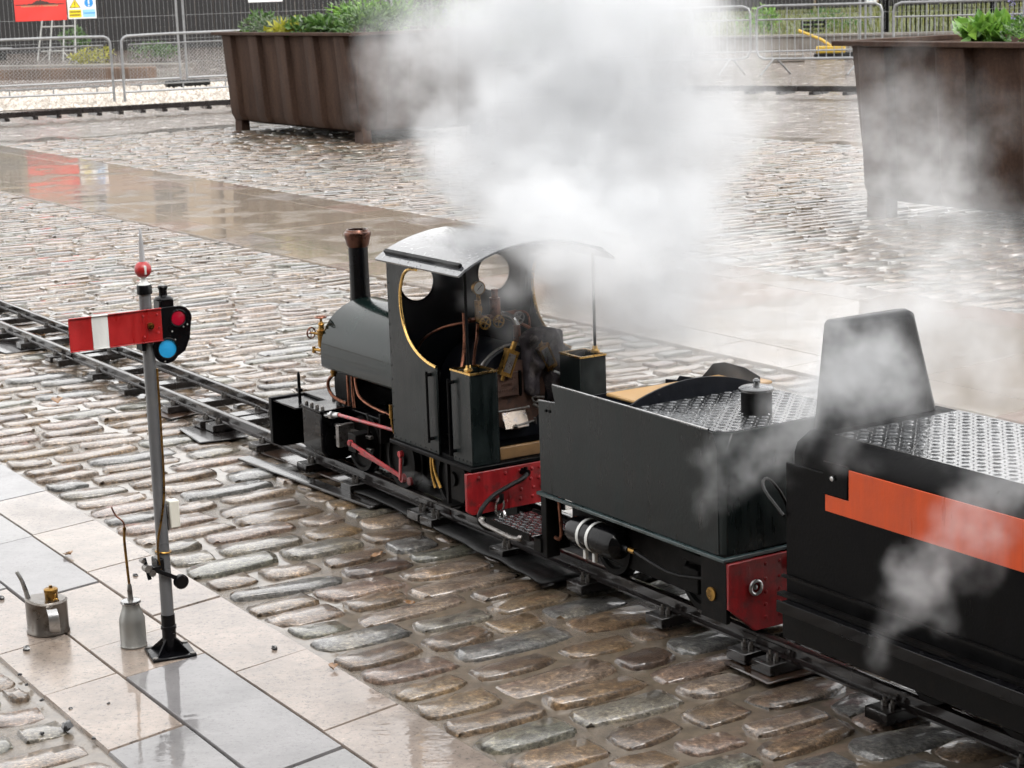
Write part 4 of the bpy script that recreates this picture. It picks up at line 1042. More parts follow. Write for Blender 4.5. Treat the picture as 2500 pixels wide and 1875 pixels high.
for i in range(n_):
    for j in (0,m_): a = i*W_+j; jk.f.append((a,off_+a,off_+a+W_,a+W_))
for j in range(m_):
    for i in (0,n_): a = i*W_+j; jk.f.append((a,a+1,off_+a+1,off_+a))
jo = obj('work_jacket', jk.mesh('work_jacket', smooth=80), M['cloth'], loc=tw(-.64,0,0), rot=(0,0,TA))
tag(jo, 'crumpled dark work jacket hung over the far side of the locomotive cab', 'jacket')

# ------------------------------------------------------------------ semaphore signal
SX, SY = .19, -1.18
sg = Thing('semaphore_signal', 'miniature red and white semaphore signal on a grey post', 'signal', tw(SX,SY,.004), TA)
SP = sg.part      # local: -y = towards the viewer's left side of the track plane, arm runs along -y ; the face looks along +x
SP('base_plate', MB().obox((0,0,.004),(.052,.052,.004),(0,0,radians(-10))), M['black_gloss'], .002)
rb = MB()
for k in range(4):
    a = pi/4+k*pi/2-radians(10)
    d = Vector((cos(a),sin(a),0)); nn = Vector((-d.y,d.x,0))*.002
    p = [d*.014+Vector((0,0,.008)), d*.054+Vector((0,0,.008)), d*.014+Vector((0,0,.042))]
    rb.add([q+nn for q in p]+[q-nn for q in p], [(0,1,2),(5,4,3),(0,3,4,1),(1,4,5,2),(2,5,3,0)])
SP('base_ribs', rb, M['black_gloss'])
bo = MB()
for k in range(4):
    a = k*pi/2+pi/4-radians(10)
    bo.lathe([(.007,0),(.007,.002),(.003,.003),(0,.003)], (cos(a)*.063,sin(a)*.063,.008), n=10)
SP('base_bolts', bo, M['dull_steel'])
SP('lower_sleeve', MB().lathe([(.0165,.008),(.0165,.062),(.0185,.063),(.0185,.070),(.0165,.071),(.0165,.098),(0,.098)], n=24), M['black_gloss'])
SP('post', MB().lathe([(.0150,.098),(.0148,.40),(.0140,.865),(0,.865)], n=24), M['grey'])
SP('post_cap', MB().lathe([(.0145,.862),(.0175,.863),(.0175,.881),(.0160,.884),(0,.884)], n=24), M['black_gloss'])
SP('finial', MB().lathe([(.0135,.884),(.010,.888),(.0065,.893),(.0060,.899),(.0085,.902),(0,.902)], n=20), M['white'])
fin = SP('finial_ball', MB().sphere((0,0,.919),(.0195,.0195,.0195),24,16), M['red'])
SP('finial_slot', MB().obox((.0165,-.001,.919),(.0035,.0026,.0105)), M['white'], .0012, parent=fin)
SP('finial_spike', MB().lathe([(.0078,.936),(.0066,.941),(.0050,.975),(.0026,1.010),(0,1.014)], n=16), paint('grey_white_finial',(.33,.33,.34),.4,.2,.1,9))
# arm: lies in the plane across the track, painted face towards the viewer (+x)
zc, ax = .792, .0205
AY0, AYB0, AYB1, AY1 = -.192, -.138, -.100, .028
def armseg(y0, y1): return MB().box(ax,ax+.002,y0,y1,zc-.036,zc+.036).box(ax,ax+.006,y0,y1,zc+.036,zc+.0385).box(ax,ax+.006,y0,y1,zc-.0385,zc-.036)
am = SP('signal_arm', armseg(AYB1,AY1).box(ax-.004,ax,-.01,.02,zc-.03,zc+.03), M['red'], .0008)
SP('white_band', armseg(AYB0,AYB1), M['white'], .0008, parent=am)
SP('arm_tip', armseg(AY0,AYB0), M['red'], .0008, parent=am)
SP('arm_pivot', MB().cyl((ax+.002,-.001,zc),(ax+.010,-.001,zc),.0075,n=14).cyl((ax+.010,-.001,zc),(ax+.016,-.001,zc),.004,n=10), M['brass'], parent=am)
bo = MB()
for y, z in ((-.016,zc+.024),(.018,zc+.024),(-.016,zc-.024),(.018,zc-.018),(.021,zc-.007)): bo.lathe([(.003,0),(.0025,.002),(0,.0025)], (ax+.002,y,z), (1,0,0), 8)
SP('arm_bolts', bo, M['rod_red'], parent=am)
# spectacle casting: rounded kidney outline with two lens openings
A = Vector((.073,zc+.009)); B = Vector((.036,zc-.058))
sp_out = [(.022,zc+.0375),(.054,zc+.0375)]
for k in range(9): t = pi*.5-pi*.62*k/8; sp_out.append((.070+.032*cos(t), zc+.008+.029*sin(t)))
sp_out += [(.094,zc-.040),(.081,zc-.068)]
for k in range(9): t = -pi*.18-pi*.82*k/8; sp_out.append((B.x+.031*cos(t), B.y+.031*sin(t)-.004))
sp_out += [(.004,zc-.050),(.010,zc-.0375),(.0265,zc-.034)]
spm = plate_mesh(sp_out, [circle(A.x-.004,A.y,.0195,24), circle(B.x+.002,B.y,.0235,24)], 'yz', ax-.005, ax+.001)
sc_ = SP('spectacle', spm, M['black_gloss'], .001)
SP('lens_rim', MB().ring((ax+.001,A.x-.004,A.y),(1,0,0),.0198,.0022,24,6).ring((ax+.001,B.x+.002,B.y),(1,0,0),.0240,.0024,24,6), M['black_gloss'], parent=sc_)
SP('red_lens', MB().lathe([(.0193,-.002),(.016,.001),(0,.002)], (ax-.001,A.x-.004,A.y), (1,0,0), 24), M['red_lens'], parent=sc_)
SP('blue_lens', MB().lathe([(.0233,-.001),(.0,.0005)], (ax-.001,B.x+.002,B.y), (1,0,0), 24), M['blue_lens'], parent=sc_)
bo = MB()
for y, z in ((.080,zc-.012),(.052,zc-.020),(.090,zc-.008),(.058,zc-.040),(.030,zc-.088)): bo.lathe([(.0022,0),(0,.002)], (ax+.001,y,z), (1,0,0), 8)
SP('spectacle_screws', bo, M['dull_steel'], parent=sc_)
la = SP('signal_lamp', MB().box(-.028,.008,.030,.066,zc-.030,zc+.052).lathe([(.024,zc+.052),(.018,zc+.058),(.010,zc+.060),(.009,zc+.072),(.0095,zc+.073),(.0095,zc+.076),(.012,zc+.078),(.012,zc+.082),(.0095,zc+.084),(0,zc+.084)], (-.010,.048,0), n=16), M['black_gloss'], .003)
SP('lamp_bracket', MB().box(-.012,-.004,.012,.040,zc-.02,zc+.0).box(-.018,.018,-.022,-.012,zc-.058,zc-.035), M['black'], .001)
# balance gear, wire, junction box
SP('crank_bracket', MB().box(-.019,.019,-.024,-.006,.205,.240).box(.004,.022,-.044,-.016,.214,.226), M['black_gloss'], .002)
SP('balance_lever', MB().bar((.018,-.058,.232),(.024,.028,.184),.004,.010).bar((.018,-.055,.250),(.020,-.045,.196),.005,.009), M['black_gloss'], .001)
SP('balance_weight', MB().cyl((.016,.030,.178),(.030,.030,.178),.0175,n=20), M['black_gloss'], .002)
SP('crank_pivot', MB().cyl((.012,-.052,.226),(.034,-.052,.226),.009,n=10).cyl((.012,-.040,.212),(.030,-.040,.212),.008,n=8).cyl((.010,-.06,.244),(.026,-.06,.244),.005,n=8), M['dull_steel'])
SP('operating_wire', MB().tube([(.017,-.016,.205),(.0175,-.020,.245),(.0172,-.019,.285),(.0165,-.004,.335),(.0172,.008,.40),(.0165,.010,.52),(.0160,.011,.69)],.0028,6,smooth=2), M['brass'])
SP('wire_tie', MB().ring((0,0,.252),(0,.12,1),.0178,.0022,20,6), M['brass'])
SP('junction_box', MB().box(-.012,.014,.018,.043,.306,.372), M['cream'], .003, segs=2)
SP('box_backplate', MB().box(-.010,.010,.0135,.0178,.302,.362), M['dull_steel'], .001)

# ------------------------------------------------------------------ oil cans
ob = Thing('oil_bottle', 'grey aluminium oil bottle with a long brass spout next to the signal base', 'oil can', (-.9300,4.4600,.005), radians(15))
ob.part('bottle_body', MB().lathe([(.0,0),(.0315,0),(.0325,.003),(.031,.006),(.0310,.060),(.0305,.068),(.024,.088),(.0205,.098),(.0205,.108),(0,.108)], n=32), M['alu'])
ob.part('collar', MB().lathe([(.0235,.106),(.0245,.108),(.0235,.113),(.019,.114),(.012,.1145),(0,.1145)], n=28), M['steel'])
ob.part('nozzle_base', MB().lathe([(.0075,.114),(.0070,.118),(.0062,.120),(.0062,.138),(.0050,.150),(.0030,.155),(0,.155)], n=14), M['dull_steel'])
ob.part('spout', MB().tube([(0,0,.15),(-.002,0,.20),(-.004,.001,.26),(-.003,.001,.275),(-.0015,.001,.29)],.0033,8,smooth=1).cyl((-.0015,.001,.286),(-.0014,.001,.294),.0042,n=8), M['brass'])
ob.part('spout_tip', MB().tube([(-.0015,.001,.29),(-.0015,.001,.303),(-.006,.0,.312),(-.018,-.002,.322),(-.024,-.002,.335),(-.028,-.003,.347)],.0021,6,smooth=1), M['copper'])
oc = Thing('oil_can', 'tarnished squat tinplate oil can with a curved spout and loop handle', 'oil can', (-1.165,4.590,.005), radians(0))
oc.e.scale = (1.28,1.28,1.15)
# heart-shaped body
bo = MB(); prof = []
for i in range(36):
    t = 2*pi*i/36; x = .040*cos(t)*(1.0); y = .036*sin(t)
    if cos(t) < 0: y *= 1-.25*(cos(t)**2)
    prof.append((x,y))
n = len(prof)
for z, s in ((0,1.04),(.003,1.05),(.006,1.0),(.066,1.0),(.068,1.02),(.069,.99),(.072,.93)):
    for x, y in prof: bo.v.append((x*s, y*s, z + (0.006*max(0,-x/.04) if z > .06 else 0)))
for k in range(6):
    for i in range(n): bo.f.append((k*n+i,k*n+(i+1)%n,(k+1)*n+(i+1)%n,(k+1)*n+i))
bo.f += [tuple(range(n))[::-1], tuple(range(6*n,7*n))]
oc.part('can_body', bo, M['tinplate'], smooth=45)
oc.part('spout', MB().tube([(-.032,-.006,.074),(-.036,-.006,.095),(-.042,-.006,.118),(-.050,-.006,.136)],[.0052,.0045,.0038,.0036],10,smooth=1), M['steel'])
cap = oc.part('filler_cap', MB().lathe([(.0125,.070),(.0125,.088),(.0135,.089),(.0135,.095),(.011,.097),(.004,.098),(.003,.103),(0,.103)], (.012,-.004,0), n=20), M['brass'])
oc.part('chain', MB().ring((.022,-.014,.082),(1,.4,0),.006,.0014,12,5).ring((.024,-.018,.073),(0,1,.3),.005,.0014,12,5), M['brass'], parent=cap)
hd = MB(); pts = [(.018,-.034,.062),(.022,-.048,.064),(.027,-.058,.054),(.028,-.060,.035),(.026,-.052,.016),(.022,-.038,.008)]
ww = .010
for p in pts:
    for dx in (-ww,ww):
        for dd in (0,.0016): hd.v.append((p[0]+dx, p[1]-dd, p[2]+dd*.5))
for k in range(len(pts)-1):
    a = k*4; b = a+4
    for q in ((0,1,3,2),):
        pass
    hd.f += [(a,a+2,b+2,b),(a+1,b+1,b+3,a+3),(a,b,b+1,a+1),(a+2,a+3,b+3,b+2)]
oc.part('handle', hd, M['steel'], smooth=60)

# ------------------------------------------------------------------ coal lumps and dead leaves
def lump(name, label, cat, u, v, size, material, seed, flat=.6, group=None):
    r = random.Random(seed); mb = MB(); mb.sphere((0,0,0),(1,1,1),9,6)
    ph = r.random()*40
    mb.v = [tuple(Vector(p)*(1+.45*mnoise.noise(Vector(p)*1.5+Vector((ph,0,0))))*size) for p in mb.v]
    mb.v = [(p[0],p[1]*.75,p[2]*flat) for p in mb.v]
    o = obj(name, mb.mesh(name, smooth=25), material, loc=tw(u,v,.004+size*flat*.55), rot=(0,0,r.random()*6)); tag(o, label, cat, group); return o
coals = [(-.05,-1.45,.012,'black coal lump on the slab in front of the squat oil can'),(-.491,-1.374,.010,'coal lump at the left edge level with the oil bottle spout'),
 (.115,-1.521,.0055,'coal crumb on the slab edge below the squat oil can, upper one'),(.191,-1.530,.005,'coal crumb on the slab edge below the squat oil can, second one'),
 (.31,-1.535,.006,'coal crumb near the left slab corner beside a grey sett'),(.508,-1.545,.017,'grey clinker lump on the joint at lower left'),
 (.506,-1.60,.006,'coal crumb left of the grey clinker lump'),(.60,-1.52,.005,'coal crumb just below the grey clinker lump'),
 (.312,-.967,.009,'coal lump on the slab joint right of the signal base'),(-.459,-1.016,.008,'coal lump between the oil bottle and the signal post'),
 (.40,-1.50,.005,'tiny coal crumb on the pink slab above the clinker'),(.42,-1.42,.0045,'tiny coal crumb amid the pink slab below the oil bottle')]
for i, (u,v,s,l) in enumerate(coals): lump('coal_lump', l, 'coal', u, v, s, M['coal'], i+1, group='coal lumps dropped near the signal')
def leaf(u, v, s, label, seed):
    r = random.Random(seed); mb = MB(); n = 5
    for i in range(n):
        t = i/(n-1); w = s*.42*sin(pi*min(.97,max(.06,t)))
        z = .006+s*.12*sin(t*3+seed)
        mb.v += [((t-.5)*s,-w,z+s*.14*r.random()),((t-.5)*s,0,z-.002),((t-.5)*s,w,z+s*.16*r.random())]
    for i in range(n-1):
        a = i*3; mb.f += [(a,a+3,a+4,a+1),(a+1,a+4,a+5,a+2)]
    o = obj('dead_leaf', mb.mesh('dead_leaf', smooth=60), M['leaf_dead'], loc=tw(u,v,.006), rot=(0,0,r.random()*6)); tag(o, label, 'leaf', 'dead leaves on the paving')
    sm = o.modifiers.new('thick','SOLIDIFY'); sm.thickness = .0012
leaf(-2.836,-.412,.055,'curled brown leaf on the setts left of the signal post',1)
leaf(-.203,-.417,.035,'reddish leaf on the setts below the locomotive',2)
leaf(.215,-.546,.03,'small yellow brown leaf on the setts below the tender',3)
leaf(-4.37,.034,.05,'brown leaf lying by the track at the left edge',4)
leaf(-.753,-1.10,.038,'dark shrivelled leaf on the slab joint above the oil cans',5)
leaf(.53,-.92,.028,'bright small petal on the setts near the front slab edge',6)

# ------------------------------------------------------------------ corten planters
def loft(rings, close=True):
    mb = MB(); n = len(rings[0])
    for r in rings: mb.v += r
    for k in range(len(rings)-1):
        for i in range(n): mb.f.append((k*n+i,k*n+(i+1)%n,(k+1)*n+(i+1)%n,(k+1)*n+i))
    return mb
def planter(label, u0, u1, v0, v1):
    pl = Thing('planter', label, 'planter', tw(u0,v0,0), TA, group='rusty steel planters on the square')
    Lx, Ly = u1-u0, v1-v0
    def ring(i, z): return [(i,i,z),(Lx-i,i,z),(Lx-i,Ly-i,z),(i,Ly-i,z)]
    b = loft([ring(.26,.085),ring(.13,.12),ring(.085,.20),ring(.02,1.08),ring(.05,1.08),ring(.10,.95)]); b.f.append((3,2,1,0)); b.f.append((20,21,22,23))
    pl.part('body', b, M['corten'], .006)
    fl = MB(); e = .07
    fl.box(-e,Lx+e,-e,.03,1.08,1.112).box(-e,Lx+e,Ly-.03,Ly+e,1.08,1.112).box(-e,.03,.03,Ly-.03,1.08,1.112).box(Lx-.03,Lx+e,.03,Ly-.03,1.08,1.112)
    pl.part('rim', fl, M['corten'], .004)
    for x in (.17, Lx-.17):
        for y in (.15, Ly-.15):
            pl.part('leg', MB().box(x-.09,x+.09,y-.05,y+.05,-.012,.30), M['corten'], .004)
    def rib(pos, axis):
        # folded channel running down the flared side
        rr = []
        for z, i in ((1.079,.02),(.62,.055),(.20,.085),(.125,.13)):
            o = i-.052
            if axis == 'f': rr.append([(pos-.19,i+.004,z),(pos-.11,o,z),(pos+.11,o,z),(pos+.14,i+.004,z)])
            elif axis == 'b': rr.append([(pos-.19,Ly-i-.004,z),(pos-.11,Ly-o,z),(pos+.11,Ly-o,z),(pos+.14,Ly-i-.004,z)])
            elif axis == 'r': rr.append([(Lx-i-.004,pos-.19,z),(Lx-o,pos-.11,z),(Lx-o,pos+.11,z),(Lx-i-.004,pos+.14,z)])
            else: rr.append([(i+.004,pos-.19,z),(o,pos-.11,z),(o,pos+.11,z),(i+.004,pos+.14,z)])
        m = loft(rr); m.f += [(3,2,1,0),(12,13,14,15)]
        pl.part('rib', m, M['corten'], .005)
    n = 5
    for k in range(n): rib(.26+(Lx-.52)*k/(n-1),'f'); rib(.26+(Lx-.52)*k/(n-1),'b')
    for k in range(3): rib(.26+(Ly-.52)*k/2,'r'); rib(.26+(Ly-.52)*k/2,'l')
    pl.part('soil', MB().box(.11,Lx-.11,.11,Ly-.11,.955,1.045), M['soil'])
    return pl
planter('rusty corten steel planter behind the locomotive, farther of the two', -16.45, -13.15, 6.28, 7.95)
planter('rusty corten steel planter at the right edge, nearer of the two', -5.10, -1.85, 5.62, 7.25)

def leaves(mb, c, rad, n, size, rg, up=.3, shell=.55, aspect=.5, fold=.25):
    for _ in range(n):
        while True:
            d = Vector((rg.uniform(-1,1),rg.uniform(-1,1),rg.uniform(-1,1)))
            if shell < d.length < 1: break
            if rg.random() < .08 and d.length < 1: break
        p = Vector((c[0]+d.x*rad[0], c[1]+d.y*rad[1], c[2]+d.z*rad[2]))
        a = (Vector((d.x,d.y,d.z+up))+Vector((rg.gauss(0,.6),rg.gauss(0,.6),rg.gauss(0,.5)))).normalized()
        b = a.orthogonal().normalized(); b = (Matrix.Rotation(rg.random()*6.28,3,a) @ b)
        nn = a.cross(b); s = size*rg.uniform(.6,1.3); w = s*aspect
        mb.add([p-a*s*.15, p+a*s*.35+b*w*.5-nn*w*fold, p+a*s, p+a*s*.35-b*w*.5-nn*w*fold], [(0,1,2),(0,2,3)])
def plant(name, label, cat, w, rad, n, size, material, seed, group=None, aspect=.5, flowers=0, stems=6, kind=None):
    """stems from the base and leaf-sized faces through the volume"""
    rg_ = random.Random(seed)
    t = Thing(name, label, cat, w, 0, group=group, kind=kind)
    mb = MB(); 
    for k in range(max(3,int(n/90))):
        c = (rg_.uniform(-.55,.55)*rad[0], rg_.uniform(-.55,.55)*rad[1], rad[2]*rg_.uniform(.55,1.25))
        f = rg_.uniform(.4,.75)
        leaves(mb, c, (rad[0]*f,rad[1]*f,rad[2]*f), int(n/max(3,int(n/90))), size, rg_, aspect=aspect, shell=.35)
    t.part('leaves', mb, M[material], smooth=0)
    sm = MB()
    for k in range(stems):
        e = Vector((rg_.uniform(-.8,.8)*rad[0], rg_.uniform(-.8,.8)*rad[1], rad[2]*rg_.uniform(1.0,1.7)))
        sm.tube([(e.x*.2,e.y*.2,-.02),(e.x*.6,e.y*.6,e.z*.5),tuple(e)],[size*.10,size*.08,size*.03],5)
    t.part('stems', sm, M['bark'])
    if flowers:
        fm = MB()
        for k in range(flowers):
            c = Vector((rg_.uniform(-1,1)*rad[0], rg_.uniform(-1,1)*rad[1], rad[2]*rg_.uniform(1.2,2.1)))
            leaves(fm, c, (size*.35,size*.35,size*1.1), 14, size*.32, rg_, shell=.1, aspect=.8)
        t.part('flowers', fm, M['flower'], smooth=0)
    return t
PZ = 1.045
G1 = 'plants growing in the far planter'; G2 = 'plants growing in the right planter'
plant('planter_plant','wispy dark green stems over the left end of the far planter','plant',tw(-16.25,6.75,PZ),(.30,.25,.16),260,.07,'leaf',11,G1)
plant('planter_plant','feathery grey green mound near the left end of the far planter','plant',tw(-15.75,6.75,PZ),(.45,.3,.13),1000,.04,'leaf_grey',12,G1,aspect=.25)
plant('planter_plant','bright lime yellow plant at the front of the far planter','plant',tw(-15.0,6.55,PZ),(.36,.18,.10),190,.10,'leaf_lime',13,G1,aspect=.75)
plant('planter_plant','low mid green plant right of the lime plant','plant',tw(-14.35,6.6,PZ),(.4,.25,.12),420,.08,'leaf',14,G1,aspect=.6)
plant('planter_plant','tall leafy green shrub rising in the middle of the far planter','plant',tw(-14.6,7.3,PZ),(.5,.4,.22),620,.085,'leaf_fresh',15,G1,aspect=.4)
plant('planter_plant','bushy green plant at the near corner of the far planter','plant',tw(-13.6,6.75,PZ),(.45,.4,.18),800,.07,'leaf',16,G1,aspect=.4)
plant('planter_plant','blue flowering catmint at the right end of the far planter','plant',tw(-13.5,7.35,PZ),(.34,.34,.14),520,.04,'leaf_grey',17,G1,aspect=.3,flowers=7)
plant('planter_plant','steam veiled green clump at the back corner of the far planter','plant',tw(-13.7,7.75,PZ),(.3,.3,.14),320,.06,'leaf',18,G1)
plant('planter_plant','broad leaved bright green plant spilling over the right planter','plant',tw(-4.22,6.0,PZ),(.20,.2,.10),200,.09,'leaf_fresh',21,G2,aspect=.8)
plant('planter_plant','fine leaved catmint with violet flowers in the right planter','plant',tw(-3.72,5.95,PZ),(.30,.28,.14),1100,.03,'leaf',22,G2,aspect=.45,flowers=10)
plant('planter_plant','pale green bushy plant at the right edge of the picture','plant',tw(-3.30,5.95,PZ),(.30,.26,.16),1000,.032,'leaf_grey',23,G2,aspect=.4,flowers=6)
plant('planter_plant','mid green plant behind the catmint in the right planter','plant',tw(-3.8,6.6,PZ),(.4,.3,.13),380,.06,'leaf_fresh',24,G2,flowers=4)

# ------------------------------------------------------------------ left background
def strip(name, pts, z, material, label): return sheet(name, pts, z, material, label=label)
gz = -.028
strip('gravel_strip', [(-14,28.0),(-7.4,29.0),(-3.2,29.6),(-2.6,36.9),(-8.8,34.6),(-15,33.2)], -.045, M['gravel_bed'], 'pale gravel strip along the left barriers')
gm = MB(); rg2 = random.Random(9)
for _ in range(9000):
    x = rg2.uniform(-11,-2.8); y = rg2.uniform(28.6,36.4)
    lo_ = 29.0+(x+7.4)*.14; hi = 34.6+(x+8.8)*.37
    if not (lo_ < y < hi): continue
    s = rg2.uniform(.018,.045); a = rg2.random()*6.28; c, sn = cos(a)*s, sin(a)*s
    gm.add([(x+c,y+sn,-.045),(x-sn,y+c,-.045),(x-c,y-sn,-.045),(x+sn,y-c,-.045),(x+rg2.gauss(0,.006),y+rg2.gauss(0,.006),-.045+s*.9)],[(0,1,4),(1,2,4),(2,3,4),(3,0,4)])
go = obj('gravel', gm.mesh('gravel', smooth=0), M['gravel']); tag(go, 'loose pale gravel stones under the left barriers', 'gravel', kind='stuff')

def place(p0, p1): 
    d = Vector((p1[0]-p0[0],p1[1]-p0[1],0)); return (p0[0],p0[1],-.05), math.atan2(d.y,d.x), d.length
def mesh_barrier(label, p0, p1, group):
    loc, rz, L_ = place(p0,p1); t = Thing('pedestrian_barrier', label, 'barrier', loc, rz, group=group)
    H_, r = 1.02, .021
    t.part('frame', MB().tube([(0,0,0),(0,0,H_-.13),(.03,0,H_-.04),(.12,0,H_),(L_-.12,0,H_),(L_-.03,0,H_-.04),(L_,0,H_-.13),(L_,0,0)],r,8,smooth=1).cyl((0,0,.17),(L_,0,.17),.017,n=8), M['galv'])
    t.part('inner_frame', MB().tube([(.11,0,.27),(.11,0,.88),(L_-.11,0,.88),(L_-.11,0,.27)],.012,6,closed=True), M['galv'])
    for k in range(4): t.part('spacer', MB().cyl((.25+(L_-.5)*k/3,0,.17),(.25+(L_-.5)*k/3,0,.27),.012,n=6), M['galv'])
    ms = MB(); h = .61; x = -h
    while x < L_-.22:
        for sgn in (1,-1):
            a, b = max(0,x), min(L_-.22,x+h)
            if b-a > .02:
                za, zb = (a-x, b-x) if sgn > 0 else (h-(a-x), h-(b-x))
                ms.cyl((.11+a,0,.27+za),(.11+b,0,.27+zb),.0026,n=3,caps=False)
        x += .055
    t.part('mesh_infill', ms, M['galv'])
mesh_barrier('grey mesh pedestrian barrier at the left edge of the picture', (-8.30,29.45), (-5.93,30.05), 'mesh barriers along the gravel')
mesh_barrier('grey mesh pedestrian barrier running behind the far planter', (-5.75,29.95), (-3.45,30.95), 'mesh barriers along the gravel')

def heras(label, p0, p1, group, base=True):
    loc, rz, L_ = place(p0,p1); t = Thing('site_fence', label, 'fence', loc, rz, group=group)
    for x in (0,L_): t.part('post', MB().cyl((x,0,0),(x,0,2.0),.021,n=8), M['galv'])
    for z in (.17,1.98): t.part('rail', MB().cyl((0,0,z),(L_,0,z),.017,n=8), M['galv'])
    w = MB(); x = .06
    while x < L_-.03: w.cyl((x,0,.17),(x,0,1.98),.0028,n=3,caps=False); x += .075
    for z in (.45,.85,1.25,1.65): w.cyl((0,0,z),(L_,0,z),.0045,n=4,caps=False)
    t.part('wire_mesh', w, M['galv'])
    if base: t.part('foot_block', MB().box(-.38,.38,-.12,.12,0,.13), M['rubber'], .02)
HG = 'wire site fence panels behind the barriers'
heras('wire mesh site fence panel behind the red sign at the left', (-9.1,33.4), (-5.62,34.5), HG)
heras('wire mesh site fence panel behind the far planter', (-5.52,34.6), (-2.05,35.9), HG)
heras('wire mesh site fence panel veiled by the steam in the middle', (-1.95,36.0), (1.5,36.9), HG)
heras('wire mesh site fence panel beyond the right barriers', (3.3,37.8), (6.75,37.0), HG)
heras('wire mesh site fence panel next to the black railings', (6.85,37.0), (9.6,36.2), HG)

def signboard(label, p, w, rz, z0, z1, build):
    t = Thing('sign', label, 'sign', (p[0],p[1],z0), rz, group='signs tied to the site fence')
    build(t, w, z1-z0); return t
def red_sign(t, w, h):
    t.part('board', MB().box(0,w,-.004,.004,0,h), M['sign_red'], .003)
    pr = MB(); r = random.Random(2)
    # dark skyline silhouette band with a row of pale, illegible lettering
    xs = 0.02
    while xs < w-.03:
        k = .012+.06*math.exp(-((xs-w*.5)/(w*.16))**2)*r.uniform(.5,1.2)+.01*r.random()
        pr.box(xs,xs+.018,-.0065,-.0045,.265,.265+k); xs += .018
    t.part('print_silhouette', pr, M['sign_dark'])
    tx = MB(); xs = .11
    while xs < w-.12:
        wd = r.uniform(.012,.022); tx.box(xs,xs+wd,-.0065,-.0045,.238,.262); xs += wd+.007+(.015 if r.random() < .18 else 0)
    t.part('lettering', tx, paint('sign_tan_print',(.42,.26,.14),.5,.1,.1,3))
ang = math.atan2(1.1,3.48)
def on_fence(d): return (-9.1+cos(ang)*d+.04*sin(ang), 33.4+sin(ang)*d-.04*cos(ang)-.02)
signboard('red site sign with a dark skyline and illegible lettering', on_fence(.92), .86, ang, 1.19, 1.66, red_sign)
def safety_sign(t, w, h):
    t.part('board', MB().box(0,w,-.004,.004,0,h), M['sign_white'], .004)
    t.part('yellow_panel', MB().box(.02,w*.47,-.0065,-.0045,.025,.155), M['sign_yellow'])
    t.part('blue_panel', MB().box(w*.52,w-.02,-.0065,-.0045,.025,.155), M['sign_pale_blue'])
    t.part('warning_triangle', MB().prism([(.03,.185),(.03+w*.40,.185),(.03+w*.20,.34)],'xz',-.0065,-.0045), M['sign_dark'])
    t.part('triangle_fill', MB().prism([(.045,.194),(.015+w*.40,.194),(.03+w*.20,.322)],'xz',-.0080,-.0066), M['sign_yellow'])
    t.part('exclamation_mark', MB().box(.03+w*.2-.006,.03+w*.2+.006,-.0095,-.0081,.225,.29).box(.03+w*.2-.006,.03+w*.2+.006,-.0095,-.0081,.202,.216), M['sign_dark'])
    t.part('blue_disc', MB().prism(circle(w*.75,.265,.075,24),'xz',-.0065,-.0045), M['sign_blue'])
    t.part('disc_mark', MB().box(w*.75-.012,w*.75+.012,-.0080,-.0066,.245,.32).prism(circle(w*.75,.215,.014,12),'xz',-.0080,-.0066), M['sign_white'])
    tx = MB(); r = random.Random(4)
    for z, x0, x1 in ((.108,.03,w*.45),(.055,.03,w*.43)):
        x = x0
        while x < x1: k = r.uniform(.012,.02); tx.box(x,min(x1,x+k),-.0080,-.0066,z,z+.022); x += k+.004
    t.part('yellow_lettering', tx, M['sign_dark'])
    tx = MB()
    for z, x0, x1 in ((.082,w*.55,w*.95),):
        x = x0
        while x < x1: k = r.uniform(.012,.02); tx.box(x,min(x1,x+k),-.0080,-.0066,z,z+.02); x += k+.004
    t.part('blue_lettering', tx, M['sign_blue'])
signboard('white safety sign with yellow warning triangle and blue disc', on_fence(1.80), .48, ang, 1.20, 1.62, safety_sign)
def blue_sign(t, w, h):
    t.part('board', MB().box(0,w,-.004,.004,0,h), M['sign_white'], .01)
    t.part('blue_disc', MB().prism(circle(.10,.12,.065,24),'xz',-.0065,-.0045), M['sign_blue'])
    t.part('blue_panel', MB().box(.20,w-.04,-.0065,-.0045,.05,.18), M['sign_pale_blue'])
    t.part('lettering', MB().box(.205,w-.05,-.0080,-.0066,.055,.085).box(.21,w-.08,-.0080,-.0066,.115,.14), M['sign_blue'])
signboard('white sign with a blue panel above the far planter', (-4.42,34.97), .62, math.atan2(1.3,3.47), 1.37, 1.60, blue_sign)

# dark hoarding of boards, behind everything on the left
ho = Thing('hoarding', 'tall near-black boarded hoarding behind the left site fence', 'fence', (-34,61,-.16), 0)
for k in range(150):
    ho.part('board', MB().box(k*.28+.004,k*.28+.276,rg2.uniform(0,.02),.05,0,3.3+rg2.uniform(-.03,.03)), M['hoarding'])
tm = Thing('timber_baulk', 'long dark weathered timber baulk lying behind the left site fence', 'timber', (-13.5,42.5,-.16), math.atan2(-3.0,6.4))
tm.part('beam', MB().box(0,7.2,-.15,.15,0,.32), M['timber_edge'], .02)
tm = Thing('timber_baulk', 'second timber baulk with a wet pale top farther back on the left', 'timber', (-15.5,49,-.16), math.atan2(-4.2,8))
tm.part('beam', MB().box(0,9.5,-.2,.2,0,.20), M['stone_wall'], .02)
strip('soil_patch', [(-18,46),(-9,40.5),(-7,39),(-6,43),(-12,52),(-20,55)], -.13, soil('orange_wet_soil',(.20,.10,.04),(.36,.19,.08),.8), 'orange brown wet soil behind the left fence')
